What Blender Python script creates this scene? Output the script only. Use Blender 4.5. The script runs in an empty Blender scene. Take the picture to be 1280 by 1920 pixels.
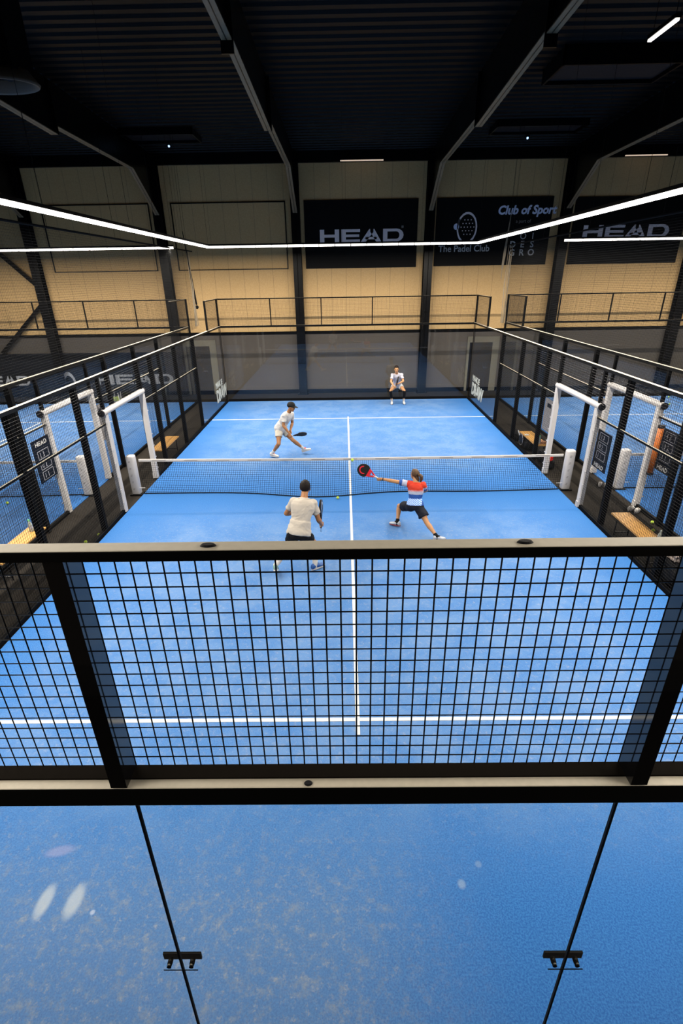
import bpy, bmesh, math, random
from mathutils import Vector, Matrix, noise
from math import sin, cos, pi, radians, sqrt

random.seed(7)
C = bpy.context.scene.collection
sc = bpy.context.scene

# ------------------------------------------------------------------ camera
FPX = 947.03
cam_d = bpy.data.cameras.new('camera')
cam = bpy.data.objects.new('camera', cam_d)
C.objects.link(cam)
right = Vector((0.99988893, 0.00397994, -0.01436237))
down = Vector((-0.01134386, -0.42178556, -0.90662465))
fwd = Vector((-0.00966616, 0.90668688, -0.42169357))
cam.matrix_world = Matrix(((right.x, -down.x, -fwd.x, -0.1029),
                           (right.y, -down.y, -fwd.y, -11.2824),
                           (right.z, -down.z, -fwd.z, 4.6926),
                           (0, 0, 0, 1)))
cam_d.sensor_fit = 'VERTICAL'
cam_d.sensor_height = 36.0
cam_d.lens = 36.0 * FPX / 1920.0
cam_d.clip_start = 0.05
cam_d.clip_end = 200
sc.camera = cam

# ------------------------------------------------------------------ world, exposure
w = bpy.data.worlds.new('world'); sc.world = w; w.use_nodes = True
w.node_tree.nodes['Background'].inputs[0].default_value = (0.01, 0.012, 0.018, 1)
w.node_tree.nodes['Background'].inputs[1].default_value = 0.3
sc.view_settings.view_transform = 'Standard'
sc.view_settings.look = 'None'
sc.view_settings.gamma = 1.0
sc.view_settings.exposure = 0.62
sc.view_settings.use_curve_mapping = False
LAMP_W_PER_M = 70.0          # light given off by one metre of luminaire
LAMP_COL = (1.0, 0.92, 0.80)
LAMP_SPREAD = radians(180)
GLOW_BOTTOM = 6.0            # look of the opal diffuser
GLOW_SIDE = 1.6


# ------------------------------------------------------------------ materials
def nodes(name):
    m = bpy.data.materials.new(name); m.use_nodes = True
    nt = m.node_tree
    return m, nt, nt.nodes['Principled BSDF']


def mat(name, col, rough=0.6, metal=0.0, spec=0.5, var=0.0, scale=8.0, bump=0.0, bscale=60.0, coat=0.0):
    m, nt, b = nodes(name)
    if max(col) < 0.035 and not metal:      # the blacks of this hall are deep and matt
        col = tuple(c * 0.45 for c in col); spec = min(spec, 0.12) if rough > .1 else spec
    elif spec == 0.5: spec = 0.3
    b.inputs['Roughness'].default_value = rough
    b.inputs['Metallic'].default_value = metal
    b.inputs['Specular IOR Level'].default_value = spec
    b.inputs['Coat Weight'].default_value = coat
    tc = nt.nodes.new('ShaderNodeTexCoord')
    nz = nt.nodes.new('ShaderNodeTexNoise'); nz.inputs['Scale'].default_value = scale
    nz.inputs['Detail'].default_value = 6
    nt.links.new(tc.outputs['Object'], nz.inputs['Vector'])
    mx = nt.nodes.new('ShaderNodeMix'); mx.data_type = 'RGBA'
    v = var
    mx.inputs['A'].default_value = (*[max(0, c * (1 - v)) for c in col], 1)
    mx.inputs['B'].default_value = (*[min(1, c * (1 + v)) for c in col], 1)
    nt.links.new(nz.outputs['Fac'], mx.inputs['Factor'])
    nt.links.new(mx.outputs['Result'], b.inputs['Base Color'])
    if bump:
        n2 = nt.nodes.new('ShaderNodeTexNoise'); n2.inputs['Scale'].default_value = bscale
        nt.links.new(tc.outputs['Object'], n2.inputs['Vector'])
        bp = nt.nodes.new('ShaderNodeBump'); bp.inputs['Strength'].default_value = bump
        bp.inputs['Distance'].default_value = 0.01
        nt.links.new(n2.outputs['Fac'], bp.inputs['Height'])
        nt.links.new(bp.outputs['Normal'], b.inputs['Normal'])
    return m


def emit(name, col, strength):
    m, nt, b = nodes(name)
    b.inputs['Base Color'].default_value = (0.8, 0.8, 0.8, 1)
    b.inputs['Emission Color'].default_value = (*col, 1)
    b.inputs['Emission Strength'].default_value = strength
    return m


def glass_mat():
    m, nt, b = nodes('toughened_glass')
    nt.nodes.remove(b)
    out = nt.nodes['Material Output']
    tr = nt.nodes.new('ShaderNodeBsdfTransparent'); tr.inputs[0].default_value = (0.965, 0.978, 0.975, 1)
    gl = nt.nodes.new('ShaderNodeBsdfGlossy'); gl.inputs['Roughness'].default_value = 0.012
    gl.inputs[0].default_value = (0.95, 0.97, 1, 1)
    fr = nt.nodes.new('ShaderNodeFresnel'); fr.inputs['IOR'].default_value = 1.36
    # reflect on the outer face only: the pane is solid but does not bend the view
    geo = nt.nodes.new('ShaderNodeNewGeometry')
    inv = nt.nodes.new('ShaderNodeMath'); inv.operation = 'SUBTRACT'; inv.inputs[0].default_value = 1.0
    nt.links.new(geo.outputs['Backfacing'], inv.inputs[1])
    ml = nt.nodes.new('ShaderNodeMath'); ml.operation = 'MULTIPLY'
    nt.links.new(inv.outputs[0], ml.inputs[1])
    mx = nt.nodes.new('ShaderNodeMixShader')
    # both surfaces of the pane together reflect 2F / (1 + F)
    tw = nt.nodes.new('ShaderNodeMath'); tw.operation = 'MULTIPLY'; tw.inputs[1].default_value = 2.0
    pl = nt.nodes.new('ShaderNodeMath'); pl.operation = 'ADD'; pl.inputs[1].default_value = 1.0
    dv = nt.nodes.new('ShaderNodeMath'); dv.operation = 'DIVIDE'
    nt.links.new(fr.outputs[0], tw.inputs[0]); nt.links.new(fr.outputs[0], pl.inputs[0])
    nt.links.new(tw.outputs[0], dv.inputs[0]); nt.links.new(pl.outputs[0], dv.inputs[1])
    nt.links.new(dv.outputs[0], ml.inputs[0])
    nt.links.new(ml.outputs[0], mx.inputs[0])
    nt.links.new(tr.outputs[0], mx.inputs[1]); nt.links.new(gl.outputs[0], mx.inputs[2])
    nt.links.new(mx.outputs[0], out.inputs['Surface'])
    return m


def turf_mat():
    """blue sand-filled turf: fibre grain, pale sand patches, a few soft pale spots"""
    m, nt, b = nodes('blue_turf')
    b.inputs['Roughness'].default_value = 0.85
    b.inputs['Specular IOR Level'].default_value = 0.25
    N, L = nt.nodes, nt.links
    tc = N.new('ShaderNodeTexCoord')

    def noise_n(scale, detail=4, rough=0.6):
        n = N.new('ShaderNodeTexNoise'); n.inputs['Scale'].default_value = scale
        n.inputs['Detail'].default_value = detail; n.inputs['Roughness'].default_value = rough
        L.new(tc.outputs['Object'], n.inputs['Vector']); return n

    def ramp(src, a, b_):
        r = N.new('ShaderNodeMapRange'); r.inputs['From Min'].default_value = a
        r.inputs['From Max'].default_value = b_; r.interpolation_type = 'SMOOTHSTEP'
        L.new(src, r.inputs['Value']); return r.outputs['Result']

    def math_n(op, a, b_):
        n = N.new('ShaderNodeMath'); n.operation = op
        for i, x in enumerate((a, b_)):
            if isinstance(x, (int, float)): n.inputs[i].default_value = x
            else: L.new(x, n.inputs[i])
        return n.outputs[0]

    def mix(fac, ca, cb):
        n = N.new('ShaderNodeMix'); n.data_type = 'RGBA'
        if isinstance(fac, (int, float)): n.inputs['Factor'].default_value = fac
        else: L.new(fac, n.inputs['Factor'])
        for k, x in (('A', ca), ('B', cb)):
            if isinstance(x, tuple): n.inputs[k].default_value = (*x, 1)
            else: L.new(x, n.inputs[k])
        return n.outputs['Result']
    grain = noise_n(70, 3, 0.7)
    blot = noise_n(1.6, 6, 0.65)
    patch = noise_n(7.5, 9, 0.80)
    flk = noise_n(16, 7, 0.85)
    sx = N.new('ShaderNodeSeparateXYZ'); L.new(tc.outputs['Object'], sx.inputs[0])
    col = mix(ramp(grain.outputs['Fac'], 0.36, 0.64), (0.007, 0.068, 0.240), (0.021, 0.120, 0.330))
    # play wears and sands the middle of each half paler than the edges and the net line
    ax = math_n('ABSOLUTE', sx.outputs['X'], 0); ay = math_n('ABSOLUTE', sx.outputs['Y'], 0)
    worn = math_n('MULTIPLY', math_n('MULTIPLY', ramp(ax, 5.3, 3.2), ramp(ay, 0.3, 2.6)), ramp(sx.outputs['Y'], -9.0, -7.3))
    wf = math_n('MULTIPLY', worn, math_n('ADD', math_n('MULTIPLY', ramp(blot.outputs['Fac'], 0.38, 0.62), 0.36), 0.30))
    col = mix(wf, col, (0.088, 0.168, 0.320))
    # loose sand lies thickest towards the near wall, left and middle
    wx = ramp(sx.outputs['X'], 1.3, -0.5)
    wy = ramp(sx.outputs['Y'], -7.9, -9.1)
    near = math_n('MULTIPLY', wx, wy)
    col = mix(math_n('MULTIPLY', near, 0.40), col, (0.100, 0.160, 0.260))
    amount = math_n('ADD', math_n('MULTIPLY', near, 0.55), math_n('MULTIPLY', worn, 0.10))
    col = mix(math_n('MULTIPLY', ramp(patch.outputs['Fac'], 0.47, 0.70), amount), col, (0.20, 0.205, 0.20))
    col = mix(math_n('MULTIPLY', ramp(flk.outputs['Fac'], 0.52, 0.66), math_n('ADD', math_n('MULTIPLY', near, .55), math_n('MULTIPLY', worn, .45))), col, (0.24, 0.24, 0.25))
    # soft-edged pale ellipses mixed in close to the near wall
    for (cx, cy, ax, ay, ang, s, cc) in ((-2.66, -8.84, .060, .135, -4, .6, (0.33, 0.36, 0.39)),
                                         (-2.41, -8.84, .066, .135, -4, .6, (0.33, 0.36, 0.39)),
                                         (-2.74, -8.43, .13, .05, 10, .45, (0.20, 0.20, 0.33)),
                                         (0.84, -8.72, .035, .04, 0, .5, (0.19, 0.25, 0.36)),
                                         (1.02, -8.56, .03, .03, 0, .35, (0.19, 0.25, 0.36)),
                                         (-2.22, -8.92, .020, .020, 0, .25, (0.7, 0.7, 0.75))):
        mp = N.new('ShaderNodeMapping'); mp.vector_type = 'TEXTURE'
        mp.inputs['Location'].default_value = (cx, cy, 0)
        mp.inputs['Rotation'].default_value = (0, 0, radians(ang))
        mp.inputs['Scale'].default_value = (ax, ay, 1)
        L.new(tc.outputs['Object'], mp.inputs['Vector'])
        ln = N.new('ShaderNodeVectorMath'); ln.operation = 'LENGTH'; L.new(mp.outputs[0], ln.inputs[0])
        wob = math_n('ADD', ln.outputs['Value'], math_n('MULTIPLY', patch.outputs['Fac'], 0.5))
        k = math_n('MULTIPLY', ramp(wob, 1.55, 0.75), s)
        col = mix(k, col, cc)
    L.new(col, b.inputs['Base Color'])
    bp = N.new('ShaderNodeBump'); bp.inputs['Strength'].default_value = 0.25; bp.inputs['Distance'].default_value = 0.01
    L.new(grain.outputs['Fac'], bp.inputs['Height']); L.new(bp.outputs['Normal'], b.inputs['Normal'])
    return m


def wall_mat():
    """tan wall lining with faint upright joints every 0.6 m and a fine flecked grain"""
    m, nt, b = nodes('tan_wall_lining')
    N, L = nt.nodes, nt.links
    b.inputs['Roughness'].default_value = 0.75
    tc = N.new('ShaderNodeTexCoord'); sx = N.new('ShaderNodeSeparateXYZ'); L.new(tc.outputs['Object'], sx.inputs[0])
    md = N.new('ShaderNodeMath'); md.operation = 'PINGPONG'; md.inputs[1].default_value = 0.3
    L.new(sx.outputs['X'], md.inputs[0])
    r = N.new('ShaderNodeMapRange'); r.inputs['From Min'].default_value = 0.0; r.inputs['From Max'].default_value = 0.012
    L.new(md.outputs[0], r.inputs['Value'])
    nz = N.new('ShaderNodeTexNoise'); nz.inputs['Scale'].default_value = 22; nz.inputs['Detail'].default_value = 5
    L.new(tc.outputs['Object'], nz.inputs['Vector'])
    a = N.new('ShaderNodeMix'); a.data_type = 'RGBA'
    a.inputs['A'].default_value = (0.36, 0.215, 0.082, 1); a.inputs['B'].default_value = (0.53, 0.355, 0.155, 1)
    L.new(nz.outputs['Fac'], a.inputs['Factor'])
    c = N.new('ShaderNodeMix'); c.data_type = 'RGBA'
    c.inputs['A'].default_value = (0.22, 0.14, 0.065, 1); L.new(a.outputs['Result'], c.inputs['B'])
    L.new(r.outputs['Result'], c.inputs['Factor'])
    L.new(c.outputs['Result'], b.inputs['Base Color'])
    return m


M = {}
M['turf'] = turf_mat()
M['wall'] = wall_mat()
M['glass'] = glass_mat()
M['line'] = mat('white_court_line', (0.433, 0.433, 0.423), 0.8, var=0.04, scale=40)
M['floor'] = mat('brown_black_matting', (0.0288, 0.0232, 0.0176), 0.85, var=0.35, scale=60, bump=0.4, bscale=90)
M['dado'] = mat('dark_grey_dado', (0.058, 0.048, 0.041), 0.7, var=0.25, scale=30)
M['side_wall'] = mat('dark_side_wall', (0.05, 0.045, 0.04), 0.8, var=0.2)
M['black'] = mat('black_powder_coat', (0.004, 0.004, 0.0045), 0.65, spec=0.06, var=0.2, scale=20)
M['rail'] = mat('satin_black_rail', (0.006, 0.006, 0.006), 0.42, spec=0.3, var=0.15, scale=60)
M['pale_top'] = mat('pale_rail_top', (0.4650, 0.4185, 0.3332), 0.55, spec=0.4, var=0.12, scale=40)  # beige upper face of the black rails
M['post_gloss'] = mat('gloss_black_post', (0.006, 0.006, 0.007), 0.06, spec=0.6, var=0.1)
M['wire'] = mat('black_wire', (0.008, 0.008, 0.009), 0.5)
M['net'] = mat('black_twine', (0.007, 0.008, 0.010), 0.8)
M['steel'] = mat('black_painted_steel', (0.004, 0.004, 0.005), 0.30, spec=0.45, var=0.2, scale=3)
M['roof'] = mat('dark_roof_deck', (0.0035, 0.0035, 0.004), 0.45, spec=0.12, var=0.2, scale=2)
M['pad'] = mat('white_padded_vinyl', (0.403, 0.388, 0.383), 0.5, var=0.05, scale=10, bump=0.25, bscale=25)
M['band'] = mat('white_net_band', (0.413, 0.392, 0.372), 0.7, var=0.06, scale=20)
M['ink'] = mat('black_ink', (0.02, 0.02, 0.025), 0.6)
M['banner'] = mat('black_banner_vinyl', (0.004, 0.0036, 0.0036), 0.6, spec=.25, var=0.2)
M['navy_banner'] = mat('navy_black_banner', (0.012, 0.014, 0.022), 0.5, var=0.2)
M['letter'] = mat('pale_grey_lettering', (0.262, 0.266, 0.302), 0.6, var=0.12, scale=60)
M['banner_letter'] = mat('grey_banner_lettering', (0.72, 0.62, 0.60), 0.7, var=0.12, scale=60)
M['club_heading'] = mat('blue_grey_heading', (0.56, 0.60, 0.74), 0.7)
M['letter_white'] = mat('white_lettering', (0.428, 0.423, 0.413), 0.6)
M['letter_dim'] = mat('dim_grey_lettering', (0.16, 0.15, 0.14), 0.6)
M['letter_blue'] = mat('blue_grey_lettering', (0.311, 0.385, 0.533), 0.6)
M['wood'] = mat('varnished_pine', (0.4844, 0.2577, 0.0698), 0.4, var=0.25, scale=14)
M['ball'] = mat('yellow_felt', (0.312, 0.428, 0.040), 0.9, var=0.1, scale=200)
M['seam'] = mat('white_seam', (0.403, 0.428, 0.377), 0.7)
M['score'] = mat('navy_scoreboard', (0.0042, 0.0076, 0.0168), 0.45)
M['board_grey'] = mat('pale_info_board', (0.252, 0.237, 0.237), 0.6, var=0.12, scale=16)
M['orange'] = mat('orange_foam', (0.312, 0.081, 0.010), 0.55, var=0.15)
M['fan_lip'] = mat('brown_fan_lip', (0.06, 0.045, 0.03), 0.5)
M['rail_shade'] = mat('dark_rail_shade', (0.012, 0.009, 0.006), 0.95, spec=0.05)  # shade on the lower rail, given as a dark colour
M['silicone'] = mat('black_joint_silicone', (0.004, 0.006, 0.012), 0.6)
M['bolt'] = mat('bolt_head_steel', (0.25, 0.22, 0.16), 0.3, metal=0.8)
M['decal'] = mat('white_glass_decal', (0.342, 0.363, 0.342), 0.6)
M['diff_bottom'] = emit('lit_diffuser_face', (1.0, 0.95, 0.88), GLOW_BOTTOM)
M['diff_side'] = emit('lit_diffuser_edge', (1.0, 0.93, 0.84), GLOW_SIDE)
M['tube_unlit'] = emit('unlit_tube_sheen', (1.0, 0.72, 0.45), 0.35)  # tubes are off; faint emission stands for light caught on their underside
M['led_dot'] = emit('blue_indicator', (0.35, 0.6, 1.0), 1.6)
M['door'] = mat('charcoal_door', (0.016, 0.015, 0.018), 0.5)
M['door_frame'] = mat('olive_grey_frame', (0.12, 0.11, 0.085), 0.6)
M['chrome'] = mat('chrome', (0.7, 0.7, 0.7), 0.2, metal=1)
M['skin_tan'] = mat('tanned_skin', (0.262, 0.118, 0.048), 0.5, var=0.08, scale=12)
M['skin_lit'] = mat('light_tanned_skin', (0.332, 0.166, 0.075), 0.5, var=0.08, scale=12)
M['hair_dark'] = mat('dark_hair', (0.016, 0.010, 0.008), 0.55, var=0.4, scale=60, bump=0.6, bscale=120)
M['hair_brown'] = mat('brown_hair', (0.0650, 0.0325, 0.0125), 0.5, var=0.5, scale=50, bump=0.6, bscale=120)
M['tee_cream'] = mat('cream_tee', (0.372, 0.337, 0.292), 0.85, var=0.05, bump=0.5, bscale=14)
M['tee_white'] = mat('white_tee', (0.423, 0.413, 0.403), 0.85, var=0.04, bump=0.4, bscale=14)
M['tee_lilac'] = mat('lilac_white_tee', (0.352, 0.342, 0.392), 0.85, var=0.05, bump=0.4, bscale=14)
M['short_black'] = mat('black_shorts', (0.010, 0.010, 0.013), 0.8, var=0.3, bump=0.4, bscale=20)
M['short_navy'] = mat('navy_shorts', (0.014, 0.017, 0.032), 0.7, var=0.4, bump=0.4, bscale=20)
M['short_cream'] = mat('cream_shorts', (0.403, 0.377, 0.322), 0.85, var=0.05, bump=0.4, bscale=14)
M['short_white'] = mat('white_shorts', (0.413, 0.403, 0.392), 0.85, var=0.05)
M['sock_white'] = mat('white_sock', (0.413, 0.403, 0.397), 0.9)
M['sock_black'] = mat('black_sock', (0.014, 0.014, 0.016), 0.9)
M['shoe_white'] = mat('white_shoe', (0.423, 0.413, 0.403), 0.5)
M['shoe_red'] = mat('red_shoe_tongue', (0.7, 0.02, 0.03), 0.5)
M['shoe_blue'] = mat('blue_shoe', (0.015, 0.061, 0.212), 0.5)
M['shoe_green'] = mat('sea_green_shoe', (0.126, 0.232, 0.212), 0.5)
M['shoe_grey'] = mat('light_grey_shoe', (0.312, 0.332, 0.377), 0.5)
M['sole_red'] = mat('dull_red_sole', (0.20, 0.04, 0.05), 0.6)
M['eye'] = mat('dark_eye', (0.02, 0.012, 0.01), 0.3)
M['lip'] = mat('lip', (0.30, 0.08, 0.06), 0.5)
M['cap'] = mat('black_cap', (0.022, 0.022, 0.022), 0.7, var=0.2)
M['racket_black'] = mat('matt_black_racket', (0.022, 0.020, 0.020), 0.4)
M['racket_blue'] = mat('blue_black_racket', (0.015, 0.028, 0.06), 0.35)
M['racket_red'] = mat('red_racket', (0.403, 0.007, 0.018), 0.35)
M['racket_mark'] = mat('grey_racket_mark', (0.42, 0.46, 0.55), 0.4)
M['hole'] = mat('racket_hole', (0.004, 0.004, 0.004), 0.8)
M['grip_white'] = mat('white_grip', (0.403, 0.403, 0.403), 0.7)
M['grip_black'] = mat('black_grip', (0.012, 0.012, 0.014), 0.7)
M['bag'] = mat('black_bag', (0.012, 0.012, 0.014), 0.6, var=0.4, scale=20, bump=0.8, bscale=15)
M['towel'] = mat('beige_towel', (0.363, 0.302, 0.277), 0.95, var=0.15, scale=40, bump=1.0, bscale=30)
M['peach'] = mat('peach_cloth', (0.342, 0.171, 0.101), 0.9, var=0.2, bump=0.8, bscale=20)
M['red_cloth'] = mat('red_cloth', (0.403, 0.010, 0.005), 0.85, var=0.2, bump=0.8, bscale=20)
M['bottle'] = mat('pale_bottle', (0.277, 0.302, 0.277), 0.2, var=0.1)
M['bottle_green'] = mat('green_bottle_cap', (0.12, 0.45, 0.16), 0.35)
M['netting_cloth'] = mat('grey_gathered_net', (0.16, 0.13, 0.09), 0.9)


# ------------------------------------------------------------------ mesh helpers
class MB:
    def __init__(self):
        self.v = []; self.f = []; self.mi = []

    def add(self, vs, fs, mi=0):
        n = len(self.v)
        self.v += [tuple(p) for p in vs]
        self.f += [tuple(i + n for i in f) for f in fs]
        self.mi += [mi] * len(fs)
        return self

    def box(self, a, b, mi=0):
        x0, y0, z0 = [min(p, q) for p, q in zip(a, b)]
        x1, y1, z1 = [max(p, q) for p, q in zip(a, b)]
        return self.add([(x0, y0, z0), (x1, y0, z0), (x1, y1, z0), (x0, y1, z0), (x0, y0, z1), (x1, y0, z1), (x1, y1, z1), (x0, y1, z1)],
                        [(0, 3, 2, 1), (4, 5, 6, 7), (0, 1, 5, 4), (1, 2, 6, 5), (2, 3, 7, 6), (3, 0, 4, 7)], mi)

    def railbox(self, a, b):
        """box whose upper face carries the second material (paler than the sides)"""
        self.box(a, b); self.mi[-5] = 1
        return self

    def bar(self, p, q, w, h, up=(0, 0, 1), mi=0):
        p, q = Vector(p), Vector(q); d = (q - p).normalized(); up = Vector(up)
        s = d.cross(up)
        if s.length < 1e-4: s = d.cross(Vector((1, 0, 0)))
        s.normalize(); u = s.cross(d).normalized()
        s *= w / 2; u *= h / 2
        return self.add([p - s - u, p + s - u, p + s + u, p - s + u, q - s - u, q + s - u, q + s + u, q - s + u],
                        [(0, 1, 2, 3), (4, 7, 6, 5), (0, 4, 5, 1), (1, 5, 6, 2), (2, 6, 7, 3), (3, 7, 4, 0)], mi)

    def loft(self, rings, n=12, mi=0, cap=True):
        """rings: (centre, xvec, yvec) with xvec, yvec the half axes of an ellipse"""
        vs, fs = [], []
        for (c, x, y) in rings:
            c, x, y = Vector(c), Vector(x), Vector(y)
            for i in range(n):
                a = 2 * pi * i / n
                vs.append(c + x * cos(a) + y * sin(a))
        for r in range(len(rings) - 1):
            for i in range(n):
                j = (i + 1) % n
                fs.append((r * n + i, r * n + j, (r + 1) * n + j, (r + 1) * n + i))
        if cap:
            fs.append(tuple(reversed(range(n))))
            m = (len(rings) - 1) * n
            fs.append(tuple(m + i for i in range(n)))
        return self.add(vs, fs, mi)

    def tube(self, pts, rad, n=12, mi=0, flat=1.0, side=None, rounded=True):
        pts = [Vector(p) for p in pts]
        if not isinstance(rad, (list, tuple)): rad = [rad] * len(pts)
        rings = []
        ref = Vector(side) if side is not None else None
        frames = []
        for i, p in enumerate(pts):
            a = pts[max(0, i - 1)]; b = pts[min(len(pts) - 1, i + 1)]
            d = (b - a).normalized()
            s = ref if ref is not None else (frames[-1][1] if frames else (Vector((0, 0, 1)) if abs(d.z) < .9 else Vector((1, 0, 0))))
            x = (s - d * s.dot(d))
            if x.length < 1e-4: x = d.orthogonal()
            x.normalize(); y = d.cross(x).normalized()
            frames.append((d, x, y))
        if rounded:
            d, x, y = frames[0]
            for k in (80, 55, 28):
                a = radians(k); rings.append((pts[0] - d * rad[0] * sin(a), x * rad[0] * cos(a), y * rad[0] * cos(a) * flat))
        for p, r, (d, x, y) in zip(pts, rad, frames):
            rings.append((p, x * r, y * r * flat))
        if rounded:
            d, x, y = frames[-1]
            for k in (28, 55, 80):
                a = radians(k); rings.append((pts[-1] + d * rad[-1] * sin(a), x * rad[-1] * cos(a), y * rad[-1] * cos(a) * flat))
        return self.loft(rings, n, mi)

    def cyl(self, p, q, r, n=12, mi=0):
        return self.tube([p, q], r, n, mi, rounded=False)

    def ellipsoid(self, c, x, y, z, n=16, mi=0):
        c, x, y, z = Vector(c), Vector(x), Vector(y), Vector(z)
        rings = []
        m = n // 2
        for i in range(m + 1):
            a = -pi / 2 + pi * (i + 0.02 * (i == 0) - 0.02 * (i == m)) / m
            if i == 0: a = -pi / 2 + .03
            if i == m: a = pi / 2 - .03
            rings.append((c + z * sin(a), x * cos(a), y * cos(a)))
        return self.loft(rings, n, mi)

    def sphere(self, c, r, n=14, mi=0):
        return self.ellipsoid(c, (r, 0, 0), (0, r, 0), (0, 0, r), n, mi)

    def prism(self, pts, vec, mi=0):
        n = len(pts); vec = Vector(vec)
        vs = [Vector(p) for p in pts] + [Vector(p) + vec for p in pts]
        fs = [tuple(range(n)), tuple(reversed(range(n, 2 * n)))]
        fs += [(i, i + n, (i + 1) % n + n, (i + 1) % n) for i in range(n)]
        return self.add(vs, fs, mi)

    def shifted(self, off):
        off = Vector(off)
        self.v = [tuple(Vector(p) + off) for p in self.v]
        return self

    def mesh(self, name, mats, smooth=False):
        me = bpy.data.meshes.new(name)
        me.from_pydata(self.v, [], self.f)
        if not isinstance(mats, (list, tuple)): mats = [mats]
        for m in mats: me.materials.append(m)
        if len(mats) > 1: me.polygons.foreach_set('material_index', self.mi)
        bm = bmesh.new(); bm.from_mesh(me); bmesh.ops.recalc_face_normals(bm, faces=bm.faces); bm.to_mesh(me); bm.free()
        if smooth: me.polygons.foreach_set('use_smooth', [True] * len(me.polygons))
        me.update()
        return me

    def build(self, name, mats, parent=None, smooth=False, origin=None, label=None):
        """verts are in world coordinates; the object sits at origin (or its parent's place)"""
        if parent is not None:
            off = world_loc(parent)
            o_loc = Vector((0, 0, 0))
        else:
            off = Vector(origin) if origin is not None else Vector((0, 0, 0)); o_loc = off
        self.shifted(-off)
        o = bpy.data.objects.new(name, self.mesh(name, mats, smooth)); C.objects.link(o)
        o.location = o_loc
        if parent is not None: o.parent = parent
        if label: o['label'] = label
        return o


def world_loc(o):
    v = Vector((0, 0, 0))
    while o is not None:
        v += o.location; o = o.parent
    return v


def tag(o, label=None, cat=None, group=None, kind=None):
    if label: o['label'] = label
    if cat: o['category'] = cat
    if group: o['group'] = group
    if kind: o['kind'] = kind
    return o


def thing(name, label, cat, loc=(0, 0, 0), group=None):
    o = bpy.data.objects.new(name, None); C.objects.link(o)
    o.empty_display_size = 0.1
    o.location = loc
    return tag(o, label, cat, group)


def struct(mb, name, mats, label=None):
    o = mb.build(name, mats); o['kind'] = 'structure'
    if label: o['label'] = label
    return o


def dup(root, loc, label=None, group=None):
    r = root.copy(); C.objects.link(r); r.location = loc
    if label: r['label'] = label
    if group: r['group'] = group
    for ch in root.children:
        c = ch.copy(); C.objects.link(c); c.parent = r
        for g in ch.children:
            d = g.copy(); C.objects.link(d); d.parent = c
    return r


def fine_grid(origin, u, v, lu, lv, cell, wr, mb=None):
    """woven or welded mesh: every wire a thin square bar. u, v unit vectors."""
    mb = mb or MB()
    o, u, v = Vector(origin), Vector(u), Vector(v)
    n = u.cross(v).normalized()
    nu = max(1, round(lu / cell)); nv = max(1, round(lv / cell))
    for i in range(nu + 1):
        p = o + u * (lu * i / nu)
        quadbar(mb, p, p + v * lv, u, n, wr)
    for j in range(nv + 1):
        p = o + v * (lv * j / nv)
        quadbar(mb, p, p + u * lu, v, n, wr)
    return mb


def quadbar(mb, p, q, s, n, wr):
    s = s * wr; n = n * wr
    mb.add([p - s, p - n, p + s, p + n, q - s, q - n, q + s, q + n],
           [(0, 1, 5, 4), (1, 2, 6, 5), (2, 3, 7, 6), (3, 0, 4, 7)])


def text_mb(s, size, u, v, origin, depth=0.006, mb=None, align='LEFT', shear=0.0, bold=0.0, mi=0, space=1.0):
    """lettering as solid geometry in the plane spanned by u (reading direction) and v (up)"""
    cu = bpy.data.curves.new('lettering', 'FONT'); cu.body = s; cu.size = size
    cu.align_x = align; cu.shear = shear; cu.offset = bold; cu.resolution_u = 3; cu.space_character = space
    ob = bpy.data.objects.new('lettering', cu); C.objects.link(ob)
    dg = bpy.context.evaluated_depsgraph_get(); dg.update()
    me = ob.evaluated_get(dg).to_mesh()
    mb = mb or MB()
    u, v, o = Vector(u), Vector(v), Vector(origin); n = u.cross(v)
    vs = [o + u * p.co.x + v * p.co.y + n * depth for p in me.vertices]
    fs = [tuple(p.vertices) for p in me.polygons]
    back = [p - n * depth for p in vs]
    k = len(vs)
    edges = {}
    for f in fs:
        for a, b in zip(f, f[1:] + f[:1]):
            edges[(a, b)] = edges.get((a, b), 0) + 1
    sides = [(a, b, b + k, a + k) for (a, b) in edges if (b, a) not in edges]
    mb.add(vs + back, fs + sides, mi)
    ob.evaluated_get(dg).to_mesh_clear()
    bpy.data.objects.remove(ob); bpy.data.curves.remove(cu)
    return mb


def head_word(origin, u, v, width, height, depth=0.008, mb=None, mi=0):
    """the wide extended capitals H E A D"""
    mb = mb or MB()
    u, v, o = Vector(u).normalized(), Vector(v).normalized(), Vector(origin); n = u.cross(v).normalized()
    W = width; Hh = height

    def P(x, y): return o + u * (x * W) + v * (y * Hh)

    def poly(pts): mb.prism([P(*p) for p in pts], n * depth, mi)

    def rect(x0, y0, x1, y1): poly([(x0, y0), (x1, y0), (x1, y1), (x0, y1)])
    rect(0, 0, .052, 1); rect(.178, 0, .230, 1); rect(.052, .39, .178, .61)
    rect(.258, 0, .310, 1)
    rect(.310, 0, .480, .21); rect(.310, .40, .470, .60); rect(.310, .79, .480, 1)
    poly([(.488, 0), (.548, 0), (.640, .78), (.640, 1), (.590, 1)])
    poly([(.735, 0), (.675, 0), (.602, .78), (.602, 1), (.650, 1)])
    rect(.545, .20, .680, .38)
    rect(.755, 0, .807, 1); rect(.807, 0, .915, .21); rect(.807, .79, .915, 1)
    for k in range(8):
        a0 = -pi / 2 + pi * k / 8; a1 = -pi / 2 + pi * (k + 1) / 8
        q = lambda a, rx, ry: (.915 + rx * cos(a), .5 + ry * sin(a))
        poly([q(a0, .085, .5), q(a1, .085, .5), q(a1, .036, .29), q(a0, .036, .29)])
    return mb


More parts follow.
